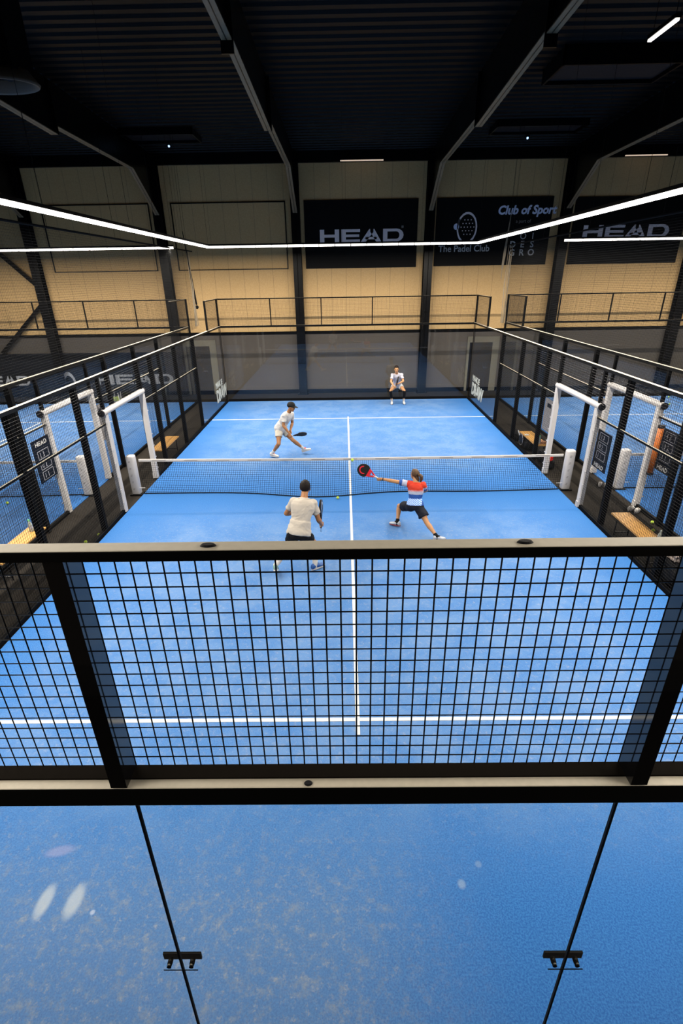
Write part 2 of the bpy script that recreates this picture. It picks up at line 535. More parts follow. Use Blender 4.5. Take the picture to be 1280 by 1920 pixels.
def arc_mark(origin, u, v, rx, ry, a0, a1, thick, depth=0.006, mb=None, mi=0, n=24):
    mb = mb or MB()
    u, v, o = Vector(u), Vector(v), Vector(origin); nn = u.cross(v)
    for k in range(n):
        b0 = a0 + (a1 - a0) * k / n; b1 = a0 + (a1 - a0) * (k + 1) / n
        q = lambda a, f: o + u * (rx * f * cos(a)) + v * (ry * f * sin(a))
        f1 = 1 - thick / rx
        mb.prism([q(b0, 1), q(b1, 1), q(b1, f1), q(b0, f1)], nn * depth, mi)
    return mb


# ================================================================== THE HALL
WY = 11.6        # far wall
XL, XR, YB = -17.6, 17.6, -15.5
struct(MB().box((XL - .2, YB - .2, -0.3), (XR + .2, WY + .2, -0.015)), 'floor', M['floor'])
struct(MB().box((XL, WY, -0.015), (XR, WY + .2, 10.2)), 'wall_far', M['wall'])
struct(MB().box((XL - .2, YB, -0.015), (XL, WY + .2, 10.6)), 'wall_left', M['side_wall'])
struct(MB().box((XR, YB, -0.015), (XR + .2, WY + .2, 10.6)), 'wall_right', M['side_wall'])
struct(MB().box((XL, YB - .2, -0.015), (XR, YB, 10.8)), 'wall_near', M['side_wall'])
struct(MB().box((XL, YB, 2.75), (XR, -10.74, 2.95)), 'floor', M['floor'])      # viewing gallery the photograph is taken from
# dark dado along the foot of the far wall, with a darker cap
struct(MB().box((XL, WY - .03, -0.015), (XR, WY, 2.50)), 'trim_1', M['dado'])
struct(MB().box((XL, WY - .05, 2.50), (XR, WY, 2.62)), 'trim_2', M['steel'])
struct(MB().box((XL, WY - .07, -0.015), (XR, WY - .03, .16)), 'baseboard_far', M['steel'])

# corrugated roof deck, rising gently from the far eave
mb = MB(); prof = []
y = WY + .1
def roof_z(yy): return 9.02 + (WY - yy) * 0.028
while y > YB - .1:
    for (dy, dz) in ((0, 0), (.12, 0), (.15, -.045), (.30, -.045)):
        prof.append((y - dy, roof_z(y - dy) + dz))
    y -= .33
vs = []; fs = []
for (yy, zz) in prof:
    vs += [(XL, yy, zz), (XR, yy, zz)]
for i in range(len(prof) - 1):
    fs.append((2 * i, 2 * i + 1, 2 * i + 3, 2 * i + 2))
k = len(vs)
for (yy, zz) in prof: vs += [(XL, yy, zz + .2), (XR, yy, zz + .2)]
for i in range(len(prof) - 1):
    fs.append((k + 2 * i, k + 2 * i + 2, k + 2 * i + 3, k + 2 * i + 1))
mb.add(vs, fs)
struct(mb, 'ceiling', M['roof'])
# eave beam above the wall lining
struct(MB().box((XL, WY - .12, 8.62), (XR, WY, 9.1)), 'trim_3', M['steel'])

# portal frames: column, haunch, tapered rafter
COLX = (-12.55, -7.28, -1.95, 3.28, 8.55, 13.75)
frame0 = thing('portal_frame', 'black steel portal frame between the two banners', 'portal frame', (0, 0, 0), 'black steel portal frames')
mb = MB()
for sx in (-1, 1):
    pass
yc0, yc1 = WY - .38, WY - .03
mb.box((-.17, yc0, 0), (.17, yc0 + .02, 8.9)).box((-.17, yc1 - .02, 0), (.17, yc1, 8.9)).box((-.010, yc0, 0), (.010, yc1, 8.9))
mb.box((-.22, yc0 - .04, -.015), (.22, yc1, .03))
mb.build('column', M['steel'], frame0)


def rafter(pts, top):
    """I-section running along Y: bottom flange follows pts (y, z), web up to the roof"""
    m = MB()
    for (a, b) in zip(pts[:-1], pts[1:]):
        for (w, dz0, dz1) in ((.085, 0, .018),):
            m.add([(-w, a[0], a[1]), (w, a[0], a[1]), (w, b[0], b[1]), (-w, b[0], b[1]),
                   (-w, a[0], a[1] + .02), (w, a[0], a[1] + .02), (w, b[0], b[1] + .02), (-w, b[0], b[1] + .02)],
                  [(0, 1, 2, 3), (4, 7, 6, 5), (0, 4, 5, 1), (1, 5, 6, 2), (2, 6, 7, 3), (3, 7, 4, 0)], 1)
        m.add([(-.01, a[0], a[1]), (.01, a[0], a[1]), (.01, b[0], b[1]), (-.01, b[0], b[1]),
               (-.01, a[0], top(a[0])), (.01, a[0], top(a[0])), (.01, b[0], top(b[0])), (-.01, b[0], top(b[0]))],
              [(0, 1, 2, 3), (4, 7, 6, 5), (0, 4, 5, 1), (1, 5, 6, 2), (2, 6, 7, 3), (3, 7, 4, 0)])
    return m


M['flange'] = mat('underlit_flange', (0.1500, 0.1125, 0.0675), 0.45, spec=0.5, var=0.2, scale=8)  # lamplight from below put into the colour of the black steel flanges
tp = lambda yy: roof_z(yy) - .05
rafter([(yc0 + .02, 6.95), (9.15, 8.14), (4.15, 8.20)], tp).build('haunch', [M['steel'], M['flange']], frame0)
rafter([(4.12, 8.02), (-0.65, 8.24)], tp).build('rafter', [M['steel'], M['flange']], frame0)
rafter([(-0.68, 8.19), (-15.2, 8.60)], tp).build('rafter', [M['steel'], M['flange']], frame0)
for yy in (4.13, -.66): MB().box((-.105, yy - .015, 8.02), (.105, yy + .015, 9.1)).build('splice_plate', M['steel'], frame0)
flabels = ('black steel portal frame at the far left behind the left court',
           'black steel portal frame left of the empty banner frame, second from left',
           'black steel portal frame standing just left of the first big word banner',
           'black steel portal frame standing between the word banner and the club banner',
           'black steel portal frame standing right of the club banner',
           'black steel portal frame at the far right edge, partly cut off')
frame0.location = (COLX[0], 0, 0); frame0['label'] = flabels[0]
for x, lb in list(zip(COLX, flabels))[1:]: dup(frame0, (x, 0, 0), lb)

# diagonal wall braces at the left end
for (a, b, lb) in (((-14.9, 1.9), (-12.6, 3.9), 'black diagonal steel brace rising to the leftmost column'),
                   ((-14.0, 5.85), (-12.6, 4.45), 'black diagonal steel brace falling to the leftmost column')):
    o = MB().bar((a[0], WY - .2, a[1]), (b[0], WY - .2, b[1]), .13, .13, (0, 1, 0)).build('wall_brace', M['steel'])
    tag(o, lb, 'brace')

# banners on the far wall ------------------------------------------------
U, V = (1, 0, 0), (0, 0, 1)


def FW(x, z, d=0.0): return (x, WY - d, z)


def wall_banner(label, x0, x1, z0, z1, group=None):
    t = thing('banner', label, 'banner', FW(x0, z0), group)
    MB().box(FW(x0, z0, .045), FW(x1, z1, .0)).build('panel', M['banner'], t)
    return t


# lettering faces the court (-Y): reading direction +X, up +Z, normal X x Z = -Y
t = wall_banner('black banner with large grey HEAD lettering, middle of the far wall', -1.63, 2.83, 5.02, 7.41)
head_word(FW(-1.03, 5.95, .046), U, V, 3.32, .45).build('lettering', M['banner_letter'], t)
MB().prism([FW(2.20, 6.42, .046), FW(2.28, 6.42, .046), FW(2.28, 6.50, .046), FW(2.20, 6.50, .046)], (0, -.006, 0)).build('registered_mark', M['letter_dim'], t)
t = wall_banner('black banner with grey HEAD lettering at the right of the far wall', 8.93, 13.3, 5.03, 7.37)
head_word(FW(9.38, 5.95, .046), U, V, 3.38, .45).build('lettering', M['banner_letter'], t)
t = wall_banner('black club banner with padel racket emblem and white writing', 3.55, 8.06, 5.04, 7.41)
text_mb('Club of Sport', .41, U, V, FW(5.93, 6.83, .046), shear=.18, bold=.014, align='LEFT').build('heading', M['club_heading'], t)
text_mb('a part of', .17, U, V, FW(6.68, 6.53, .046)).build('small_line', M['letter_dim'], t)
text_mb('The Padel Club', .33, U, V, FW(3.70, 5.55, .046), bold=.004).build('club_name', M['letter_white'], t)
mb = MB()
for r, row in enumerate((' OI', 'DES', 'GRO')):
    for c, ch in enumerate(row):
        if ch != ' ': text_mb(ch, .32, U, V, FW(6.66 + c * .38, 5.96 - r * .29, .046), bold=.006 if r else 0, align='CENTER', mb=mb)
mb.build('partner_name', M['letter_white'], t)
mb = arc_mark(FW(4.78, 6.38, .046), U, V, .40, .55, radians(-195 + 360), radians(-218), .055)
for r, n in enumerate((3, 4, 5, 4, 3)):
    for c in range(n):
        x = 4.80 + (c - (n - 1) / 2) * .125; z = 6.66 - r * .125
        mb.prism([FW(x + .022 * cos(a), z + .022 * sin(a), .046) for a in [2 * pi * i / 8 for i in range(8)]], (0, -.006, 0))
mb.build('racket_emblem', M['banner_letter'], t)
mb = MB()
for (dx, dz, r) in ((0, 0, .11),):
    mb.prism([FW(4.36 + r * cos(a), 6.43 + r * sin(a), .046) for a in [2 * pi * i / 16 for i in range(16)]], (0, -.006, 0))
mb.build('ball_emblem', M['club_heading'], t)

for (x0, x1, lb) in ((-6.83, -2.35, 'thin black empty banner frame left of the middle of the far wall'),
                     (-11.93, -7.68, 'thin black empty banner frame furthest left on the far wall')):
    mb = MB(); z0, z1 = 5.02, 7.40; k = .035
    mb.box(FW(x0, z0, .04), FW(x1, z0 + k, 0)).box(FW(x0, z1 - k, .04), FW(x1, z1, 0))
    mb.box(FW(x0, z0, .04), FW(x0 + k, z1, 0)).box(FW(x1 - k, z0, .04), FW(x1, z1, 0))
    tag(mb.build('banner_holder', M['steel']), lb, 'banner frame')

t = thing('banner', 'long low navy banner with repeated HEAD lettering behind the left court', 'banner', (-16.5, WY - .08, .1))
MB().box((-16.5, WY - .10, .12), (-7.55, WY - .06, 1.86)).build('panel', M['navy_banner'], t)
YBN = WY - .101
head_word((-11.15, YBN, .50), U, V, 3.45, .42).build('lettering', M['letter'], t)
head_word((-16.40, YBN, .50), U, V, 2.30, .42).build('lettering', M['letter'], t)
arc_mark((-12.35, YBN, .52), U, V, .30, .55, radians(-12), radians(205), .09).build('arch_emblem', M['letter'], t)

# two dark doors seen through the corner glass
for i, (x0, x1) in enumerate(((5.30, 6.28), (-6.98, -5.95))):
    d = thing('door_%d' % (i + 1), None, None, (x0, WY - .03, 0)); d['kind'] = 'structure'
    mb = MB(); y0 = WY - .075
    mb.box((x0 - .10, y0, 0), (x0, WY - .02, 2.30)).box((x1, y0, 0), (x1 + .28, WY - .02, 2.30)).box((x0, y0, 2.06), (x1, WY - .02, 2.30))
    mb.build('door_frame', M['door_frame'], d)
    dd = MB().box((x0, y0 + .01, 0.02), (x1, WY - .02, 2.06)).build('door_leaf', M['door'], d)
    hx = x1 - .30
    MB().cyl((hx, y0 - .05, 1.02), (hx + .13, y0 - .05, 1.02), .014).cyl((hx, y0 - .05, 1.02), (hx, y0 + .01, 1.02), .020).build('door_handle', M['chrome'], dd)

# skylight hatches and indicators on the ceiling
for (x0, x1, y0, y1, lb) in ((4.8, 7.5, 3.05, 4.4, 'dark rectangular roof hatch nearer the camera at upper right'),
                             (4.75, 7.6, 8.1, 9.2, 'dark rectangular roof hatch further away at the right'),
                             (-7.2, -4.85, 8.3, 9.5, 'dark rectangular roof hatch at the left')):
    t = thing('roof_hatch', lb, 'roof hatch', (x0, y0, 9.0), 'roof hatches')
    zt = 8.98
    mb = MB(); k = .05
    mb.box((x0, y0, zt - .10), (x1, y0 + k, zt + .25)).box((x0, y1 - k, zt - .10), (x1, y1, zt + .25))
    mb.box((x0, y0, zt - .10), (x0 + k, y1, zt + .25)).box((x1 - k, y0, zt - .10), (x1, y1, zt + .25))
    mb.build('curb', M['steel'], t)
    MB().box((x0 + k, y0 + k, zt - .02), (x1 - k, y1 - k, zt + .02)).build('lid', M['ink'], t)
for (x, y, lb) in ((6.17, 4.88, 'smoke detector with blue light below the nearer right roof hatch'),
                   (6.28, 9.95, 'smoke detector with blue light below the far right roof hatch'),
                   (-6.17, 10.14, 'smoke detector with blue light below the left roof hatch')):
    t = thing('smoke_detector', lb, 'smoke detector', (x, y, roof_z(y) - .06), 'smoke detectors on the roof deck')
    zt = roof_z(y) - .05
    MB().cyl((x, y, zt - .05), (x, y, zt + .02), .07, 16).build('housing', M['steel'], t)
    MB().sphere((x, y, zt - .075), .035, 10).build('indicator', M['led_dot'], t)

# short luminaires under the roof
def short_lamp(p, q, label, m):
    p, q = Vector(p), Vector(q); c = (p + q) / 2
    t = thing('batten_light', label, 'light', p)
    MB().bar(p, q, .09, .06).build('housing', M['steel'], t)
    MB().bar(p - Vector((0, 0, .045)), q - Vector((0, 0, .045)), .06, .03).build('tube', m, t)
    for e in (p + (q - p) * .1, p + (q - p) * .9): MB().cyl(e, (e.x, e.y, roof_z(e.y)), .006, 6).build('hanger', M['wire'], t)
short_lamp((5.06, -1.06, 8.25), (5.06, -.26, 8.25), 'short lit batten light high at the upper right corner', M['diff_side'])
for (x0, x1, lb) in ((-.18, 1.42, 'unlit batten light under the roof above the middle banner'),
                     (10.36, 11.9, 'unlit batten light under the roof above the right banner')):
    short_lamp((x0, WY - .35, 8.66), (x1, WY - .35, 8.66), lb, M['tube_unlit'])

# round fan outlet at the upper left
t = thing('ceiling_fan_heater', 'round-mouthed dark fan unit hanging from the roof at the left edge', 'fan unit', (-5.55, -1.25, 7.6))
cx, cy = -5.52, -1.22
mb = MB().loft([((cx, cy, 7.50), (.62, 0, 0), (0, .40, 0)), ((cx, cy, 7.53), (.64, 0, 0), (0, .42, 0)), ((cx, cy, 7.62), (.56, 0, 0), (0, .36, 0)), ((cx, cy, 7.70), (.50, 0, 0), (0, .32, 0))], 40, cap=False)
mb.loft([((cx, cy, 7.50), (.62, 0, 0), (0, .40, 0)), ((cx, cy, 7.51), (.56, 0, 0), (0, .34, 0)), ((cx, cy, 7.66), (.47, 0, 0), (0, .29, 0))], 40, cap=False)
mb.build('flared_mouth', M['fan_lip'], t, smooth=True)
MB().box((cx - .45, cy - .32, 7.66), (cx + .45, cy + .32, 8.75)).build('casing', M['steel'], t)
for sx in (-.4, .4):
    for sy in (-.28, .28): MB().cyl((cx + sx, cy + sy, 8.7), (cx + sx, cy + sy, 9.36), .012, 6).build('hanger_rod', M['steel'], t)
for k in range(5):
    a = 2 * pi * k / 5
    MB().bar((cx + .04 * cos(a), cy + .04 * sin(a), 7.64), (cx + .40 * cos(a), cy + .26 * sin(a), 7.64), .12, .012).build('blade', M['ink'], t)


# ================================================================== LUMINAIRE RINGS
def lamp_ring(x0, x1, y0, y1, z, label, skip=()):
    t = thing('linear_light_ring', label, 'light', ((x0 + x1) / 2, (y0 + y1) / 2, z), 'rectangular rings of linear lights over the courts')
    runs = [((x0, y1), (x1, y1)), ((x0, y0), (x0, y1)), ((x1, y0), (x1, y1))]   # open towards the gallery
    for i, (a, b) in enumerate(runs):
        if i in skip: continue
        A, B = Vector((*a, z)), Vector((*b, z)); d = (B - A).normalized(); Ln = (B - A).length
        MB().bar(A + Vector((0, 0, .055)), B + Vector((0, 0, .055)), .07, .05).build('housing', M['steel'], t)
        n = max(1, round(Ln / .52)); mb = MB(); s = Vector((-d.y, d.x, 0)) * .028
        for k in range(n):
            p = A + d * (Ln * k / n + .012); q = A + d * (Ln * (k + 1) / n - .012)
            lo, hi = Vector((0, 0, -.03)), Vector((0, 0, .03))
            vv = [p - s + lo, p + s + lo, q + s + lo, q - s + lo, p - s + hi, p + s + hi, q + s + hi, q - s + hi]
            mb.add(vv, [(0, 3, 2, 1)], 0)
            mb.add(vv, [(4, 5, 6, 7), (0, 1, 5, 4), (1, 2, 6, 5), (2, 3, 7, 6), (3, 0, 4, 7)], 1)
        mb.build('diffuser', [M['diff_bottom'], M['diff_side']], t)
        ld = bpy.data.lights.new('lamp_light', 'AREA'); ld.shape = 'RECTANGLE'
        ld.size = Ln - .1; ld.size_y = .05; ld.energy = LAMP_W_PER_M * Ln; ld.color = LAMP_COL; ld.spread = LAMP_SPREAD
        lo = bpy.data.objects.new('lamp_light', ld); C.objects.link(lo); lo.parent = t
        lo.location = (A + B) / 2 - t.location - Vector((0, 0, .034))
        lo.rotation_euler = (0, 0, math.atan2(d.y, d.x))
        m = max(2, int(Ln / 3))
        for k in range(m + 1):
            p = A + d * (Ln * k / m)
            MB().cyl(p + Vector((0, 0, .07)), (p.x, p.y, roof_z(p.y) - .05), .003, 5).build('suspension_wire', M['wire'], t)
    return t


ZL = 5.62
lamp_ring(-4.42, 4.18, -12.6, 6.9, ZL, 'bright open ring of linear lights over the middle court')
lamp_ring(-14.2, -5.53, -12.6, 6.9, ZL, 'bright row of linear lights over the left court', skip=(2,))
lamp_ring(6.90, 15.6, -12.6, 6.9, ZL + .03, 'bright row of linear lights over the right court', skip=(1,))


# ================================================================== COURTS
def court(cx, which):
    t = thing('court_turf', 'blue sanded turf of the %s padel court' % which, 'turf', (cx, 0, 0))
    MB().box((cx - 5, -10, -.014), (cx + 5, 10, 0)).build('turf', M['turf'], t)
    h = .003
    for a, b in (((-5, 6.925), (5, 6.975)), ((-5, -6.975), (5, -6.925)), ((-.025, -7.17), (.025, 7.17))):
        z = h if a[0] != -.025 else h + .001
        MB().box((cx + a[0], a[1], -.002), (cx + b[0], b[1], z)).build('court_line', M['line'], t)
    return t


court(0, 'middle'); court(-11.3, 'left'); court(11.3, 'right')

# low kerb between turf and matting is the fence's bottom rail
GZ = 3.0


def side_fence(fx, out, label, turf_in):
    """fence along Y at x = fx; out = +1 or -1 points away from its own court"""
    t = thing('side_fence', label, 'fence', (fx, 0, 0), 'side fences of the courts')
    xo = fx + out * .03
    pw, pd = .05, .045        # half sizes of a post across and along the fence
    for y in (6, 4, 2, -2, -4, -6):
        MB().box((xo - pw, y - pd, 0), (xo + pw, y + pd, GZ - .04)).build('post', M['black'], t)
    for y in (10, -10):
        MB().box((xo - .03, y - .04, 0), (xo + .03, y + .04, 4.0)).build('corner_post', M['black'], t)
    MB().railbox((fx - .035, -10, GZ - .06), (fx + .035, 10, GZ)).build('top_rail', [M['rail'], M['pale_top']], t)
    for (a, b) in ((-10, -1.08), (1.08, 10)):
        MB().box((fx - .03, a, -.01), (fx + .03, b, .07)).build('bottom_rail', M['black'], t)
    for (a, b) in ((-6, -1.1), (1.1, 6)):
        MB().railbox((fx - .018, a, 2.0), (fx + .018, b, 2.036)).build('middle_rail', [M['rail'], M['pale_top']], t)
    cell, wr = .0505, .0024
    for (a, b) in ((-6, -4), (-4, -2), (-2, -1.1), (1.1, 2), (2, 4), (4, 6)):
        fine_grid((fx - out * .025, a, .07), (0, 1, 0), (0, 0, 1), b - a, GZ - .1, cell, wr).build('mesh_panel', M['wire'], t)
    fine_grid((fx - out * .025, -1.1, 2.28), (0, 1, 0), (0, 0, 1), 2.2, GZ - 2.34, cell, wr).build('mesh_panel', M['wire'], t)
    for (a, b) in ((6.05, 8), (8, 9.95), (-8, -6.05), (-9.95, -8)):
        MB().box((fx - .006, a + .005, .07), (fx + .006, b - .005, GZ - .06)).build('glass_pane', M['glass'], t)
    # raised returns at both ends
    for (a, b) in ((8, 10), (-10, -8)):
        yp = 8 if a == 8 else -8
        MB().box((fx - .03, yp - .03, GZ), (fx + .03, yp + .03, 4.0)).build('upper_post', M['black'], t)
        MB().railbox((fx - .025, a, 3.96), (fx + .025, b, 4.0)).build('upper_rail', [M['rail'], M['pale_top']], t)
        fine_grid((fx, a, GZ), (0, 1, 0), (0, 0, 1), b - a, .96, cell, wr).build('mesh_panel', M['wire'], t)
    # padded doorway
    for s in (-1, 1):
        MB().box((fx - .03, s * 1.06 - .03, 0), (fx + .03, s * 1.06 + .03, GZ - .06)).build('door_post', M['black'], t)
        p = MB().box((fx - .055, s * 1.05 - .055, .02), (fx + .055, s * 1.05 + .055, 2.20), 0)
        p.box((fx - .07, s * 1.05 - .05, 0.01), (fx - .056, s * 1.05 + .05, .14), 0)
        pad = p.build('door_pad', M['pad'], t)
        mb = MB()
        for k in range(7):
            z = .25 + k * .3
            mb.box((fx - out * .055, s * (1.05 + .055) - .012, z), (fx - out * .055 - .004, s * (1.05 + .055) + .05 * s, z + .025))
        mb.build('strap', M['pad'], pad)
    hd = MB().cyl((fx, -1.16, 2.25), (fx, 1.12, 2.25), .065, 16).build('header_pad', M['pad'], t, smooth=True)
    MB().cyl((fx, -1.19, 2.25), (fx, -1.165, 2.25), .072, 16).build('end_cap', M['ink'], hd)
    MB().cyl((fx, 1.13, 2.25), (fx, 1.16, 2.25), .072, 16).build('end_cap', M['ink'], hd)
    return t


side_fence(-5.05, -1, 'black side fence along the left edge of the middle court', None)
side_fence(5.05, 1, 'black side fence along the right edge of the middle court', None)
side_fence(-6.30, 1, 'black side fence of the left court, across the walkway', None)
side_fence(6.30, -1, 'black side fence of the right court, across the walkway', None)


def end_wall(cx, y, label, near=False):
    s = -1 if y < 0 else 1
    t = thing('end_wall', label, 'glass wall', (cx, y, 0), 'glass end walls of the courts')
    MB().box((cx - 5, y - .03, -.01), (cx + 5, y + .03, .10)).build('bottom_rail', M['black'], t)
    ex = [-5, -2.95, -.95, .95, 2.95, 5] if near else [-5, -3, -1, 1, 3, 5]
    for xa, xb in zip(ex[:-1], ex[1:]):
        MB().box((cx + xa + .005, y - .006, .10), (cx + xb - .005, y + .006, 2.93)).build('glass_pane', M['glass'], t)
    if near:
        gx = [-.95 - 2, -.95, .95, .95 + 2]
    else:
        gx = [-3, -1, 1, 3]
    if near:
        MB().railbox((cx - 5.05, -10.03, 2.90), (cx + 5.05, -9.935, 2.996)).build('lower_rail', [M['rail'], M['pale_top']], t)
        MB().box((cx - 5.05, -9.992, 2.996), (cx + 5.05, -9.935, 3.004)).build('rail_shade_strip', M['rail_shade'], t)  # added dark strip standing for shade on the rear of the rail top
        tr = MB().railbox((cx - 5.05, -10.04, 3.964), (cx + 5.05, -9.985, 4.0)).build('top_rail', [M['rail'], M['pale_top']], t)
        bv = tr.modifiers.new('edge', 'BEVEL'); bv.width = .004; bv.segments = 2
        bv = [c for c in t.children if c.name.startswith('lower_rail')][0].modifiers.new('edge', 'BEVEL'); bv.width = .005; bv.segments = 2
        mb = MB()
        for x in (-.50, .405, 2.6, -2.9):
            mb.loft([((cx + x, -10.012, 4.000), (.024, 0, 0), (0, .012, 0)), ((cx + x, -10.012, 4.006), (.018, 0, 0), (0, .009, 0))], 16)
        mb.build('rail_plug', M['ink'], tr)
        MB().loft([((cx - .255, -10.012, 2.997), (.016, 0, 0), (0, .012, 0)), ((cx - .255, -10.012, 3.002), (.012, 0, 0), (0, .009, 0))], 16).build('rail_plug', M['ink'], t)
        for x in gx + [-5, 5]:
            MB().box((cx + x - .03, -10.03, 3.0), (cx + x + .03, -9.94, 3.965)).build('post', M['post_gloss'], t)
        xs = sorted([-5.0] + gx + [5.0])
        for a, b in zip(xs[:-1], xs[1:]):
            fine_grid((cx + a + (.03 if a > -5 else 0), -9.937, 3.0), (1, 0, 0), (0, 0, 1), b - a - .06, .965, .0495, .0028).build('mesh_panel', M['wire'], t)
        for x in gx:
            MB().box((cx + x - .005, -9.956, .10), (cx + x + .005, -9.944, 2.92)).build('glass_joint', M['silicone'], t)
            zc = 1.615
            c = MB().box((cx + x - .095, -9.930, zc - .025), (cx + x + .095, -9.920, zc + .025)).build('glass_clamp', M['black'], t)
            mb = MB()
            for d in (-.055, .055):
                mb.cyl((cx + x + d, -9.957, zc - .005), (cx + x + d, -9.935, zc - .005), .013, 12)
                mb.cyl((cx + x + d, -9.972, zc - .005), (cx + x + d, -9.957, zc - .005), .011, 12)
            mb.build('clamp_bolt', M['black'], c)
            mb = MB()
            for d in (-.055, .055): mb.cyl((cx + x + d, -9.968, zc + .005), (cx + x + d, -9.963, zc + .005), .006, 8)
            mb.build('bolt_washer', M['bolt'], c)
            MB().box((cx + x - .085, -9.972, zc - .034), (cx + x + .085, -9.969, zc - .030)).build('clamp_strip', M['black'], c)
    else:
        MB().railbox((cx - 5.05, y - .03, 2.93), (cx + 5.05, y + .03, 3.0)).build('middle_rail', [M['black'], M['pale_top']], t)
        MB().railbox((cx - 5.05, y - .025, 3.96), (cx + 5.05, y + .025, 4.0)).build('top_rail', [M['black'], M['pale_top']], t)
        for x in gx:
            MB().box((cx + x - .02, y - .02, 3.0), (cx + x + .02, y + .02, 3.97)).build('post', M['black'], t)
            MB().box((cx + x - .006, y - .007, .10), (cx + x + .006, y + .007, 2.93)).build('glass_joint', M['glass'], t)
        for k in range(5):
            fine_grid((cx - 5 + 2 * k, y - .022, 3.0), (1, 0, 0), (0, 0, 1), 2, .96, .0505, .0022).build('mesh_panel', M['wire'], t)
    return t


t = end_wall(0, -9.95, 'near glass end wall with the wire mesh rail right in front of the camera', near=True)
end_wall(0, 10, 'far glass end wall of the middle court')
end_wall(-11.3, 10, 'far glass end wall of the left court')
end_wall(11.3, 10, 'far glass end wall of the right court')

# white decals on the corner glass
for (fx, out, lb) in ((-5.05, -1, 'white printed decal low on the far left corner glass'), (5.05, 1, 'white printed decal low on the far right corner glass')):
    x = fx - out * .0075
    u = (0, 1, 0) if out < 0 else (0, -1, 0)
    y0 = 8.25 if out < 0 else 9.45
    d = thing('glass_decal', lb, 'decal', (x, y0, .3))
    n = Vector(u).cross(Vector(V))
    text_mb('MAAK JE', .29, u, V, (x, y0, .86), depth=.002, bold=.012).build('small_line', M['decal'], d)
    text_mb('DRAW', .62, u, V, (x, y0 - .02 * u[1], .34), depth=.002, bold=.03, space=.86).build('big_word', M['decal'], d)
    mb = MB(); uu = Vector(u)
    p = Vector((x, y0, .60)) + uu * .02
    mb.build if False else None


# nets -------------------------------------------------------------------
def court_net(cx, label, xa=-4.98, xb=4.98):
    t = thing('padel_net', label, 'net', (cx, 0, 0), 'nets across the courts')
    mb = MB(); u, v = Vector((1, 0, 0)), Vector((0, 0, 1)); n = Vector((0, 1, 0))
    top = lambda x: .845 + .03 * abs(x / 5) ** 2
    L = xb - xa; N = int(L / .045)
    bil = lambda x: -.02 - .34 * math.exp(-((x + .75) / 1.3) ** 2) - .10 * math.exp(-((x - 3.0) / 1.6) ** 2)
    yy = lambda x, z: bil(x) * max(0, 1 - z / .80) ** 1.5
    for i in range(N + 1):
        x = xa + L * i / N
        zs = [.012, .2, .45, top(x) - .02]
        for a, b in zip(zs[:-1], zs[1:]):
            quadbar(mb, Vector((cx + x, yy(x, a), a)), Vector((cx + x, yy(x, b), b)), u, n, .0029)
    for j in range(19):
        K = 20
        for k in range(K):
            x0 = xa + L * k / K; x1 = xa + L * (k + 1) / K
            z0 = .012 + (top(x0) - .03) * j / 18; z1 = .012 + (top(x1) - .03) * j / 18
            quadbar(mb, Vector((cx + x0, yy(x0, z0), z0)), Vector((cx + x1, yy(x1, z1), z1)), v, n, .0029)
    mb.build('netting', M['net'], t)
    K = 40; rings = []
    mb = MB(); vs = []; fs = []
    for k in range(K + 1):
        x = xa + L * k / K; z = top(x)
        vs += [(cx + x, -.012, z - .055), (cx + x, -.012, z), (cx + x, .012, z), (cx + x, .012, z - .055)]
    for k in range(K):
        for j in range(4):
            fs.append((4 * k + j, 4 * k + (j + 1) % 4, 4 * k + 4 + (j + 1) % 4, 4 * k + 4 + j))
    fs += [(0, 1, 2, 3), (4 * K + 3, 4 * K + 2, 4 * K + 1, 4 * K)]
    mb.add(vs, fs)
    b = mb.build('top_band', M['band'], t)
    for k in range(13):
        x = -4.5 + k * .75
        MB().box((cx + x - .16, -.0145, top(x) - .034), (cx + x + .16, -.0125, top(x) - .022)).build('band_lettering', M['letter_dim'], b)
    pts = []
    for k in range(25):
        x = xa + L * k / 24
        pts.append((cx + x, bil(x), .014))
    MB().tube(pts, .013, 6).build('bottom_cord', M['net'], t)
    return t


court_net(0, 'black net with white band across the middle court')
court_net(-11.3, 'black net with white band across the left court')
court_net(11.3, 'black net with white band across the right court')


def net_post(x, label, s):
    t = thing('net_post', label, 'net post', (x, 0, 0), 'white padded net posts')
    mb = MB()
    hw, hd, z1 = .10, .09, .97
    rings = []
    def rr(z, f):
        pts = []
        for i in range(24):
            a = 2 * pi * i / 24
            px = abs(cos(a)) ** .5 * (1 if cos(a) > 0 else -1); py = abs(sin(a)) ** .5 * (1 if sin(a) > 0 else -1)
            pts.append((x + hw * f * px, hd * f * py, z))
        return pts
    zs = [(.015, .93), (.03, 1.0), (z1 - .04, 1.0), (z1 - .01, .95), (z1, .82)]
    vs = []; fs = []
    for (z, f) in zs: vs += rr(z, f)
    for r in range(len(zs) - 1):
        for i in range(24):
            fs.append((r * 24 + i, r * 24 + (i + 1) % 24, (r + 1) * 24 + (i + 1) % 24, (r + 1) * 24 + i))
    fs += [tuple(range(24)), tuple(range(24 * (len(zs) - 1), 24 * len(zs)))]
    mb.add(vs, fs); mb.build('padding', M['pad'], t, smooth=True)
    MB().box((x - .14, -.12, -.014), (x + .14, .12, .012)).build('base_plate', M['steel'], t)
    mb = MB()
    for k in range(5): mb.box((x - .04, -hd - .003, .14 + k * .17), (x + .0, -hd + .001, .15 + k * .17)).box((x - .03, -hd - .003, .17 + k * .17), (x + .01, -hd + .001, .178 + k * .17))
    mb.build('stitching', M['letter_dim'], t)
    MB().tube([(x + s * .1, -.03, .16), (x + s * .22, -.03, .16)], .008, 6).build('lashing', M['pad'], t)


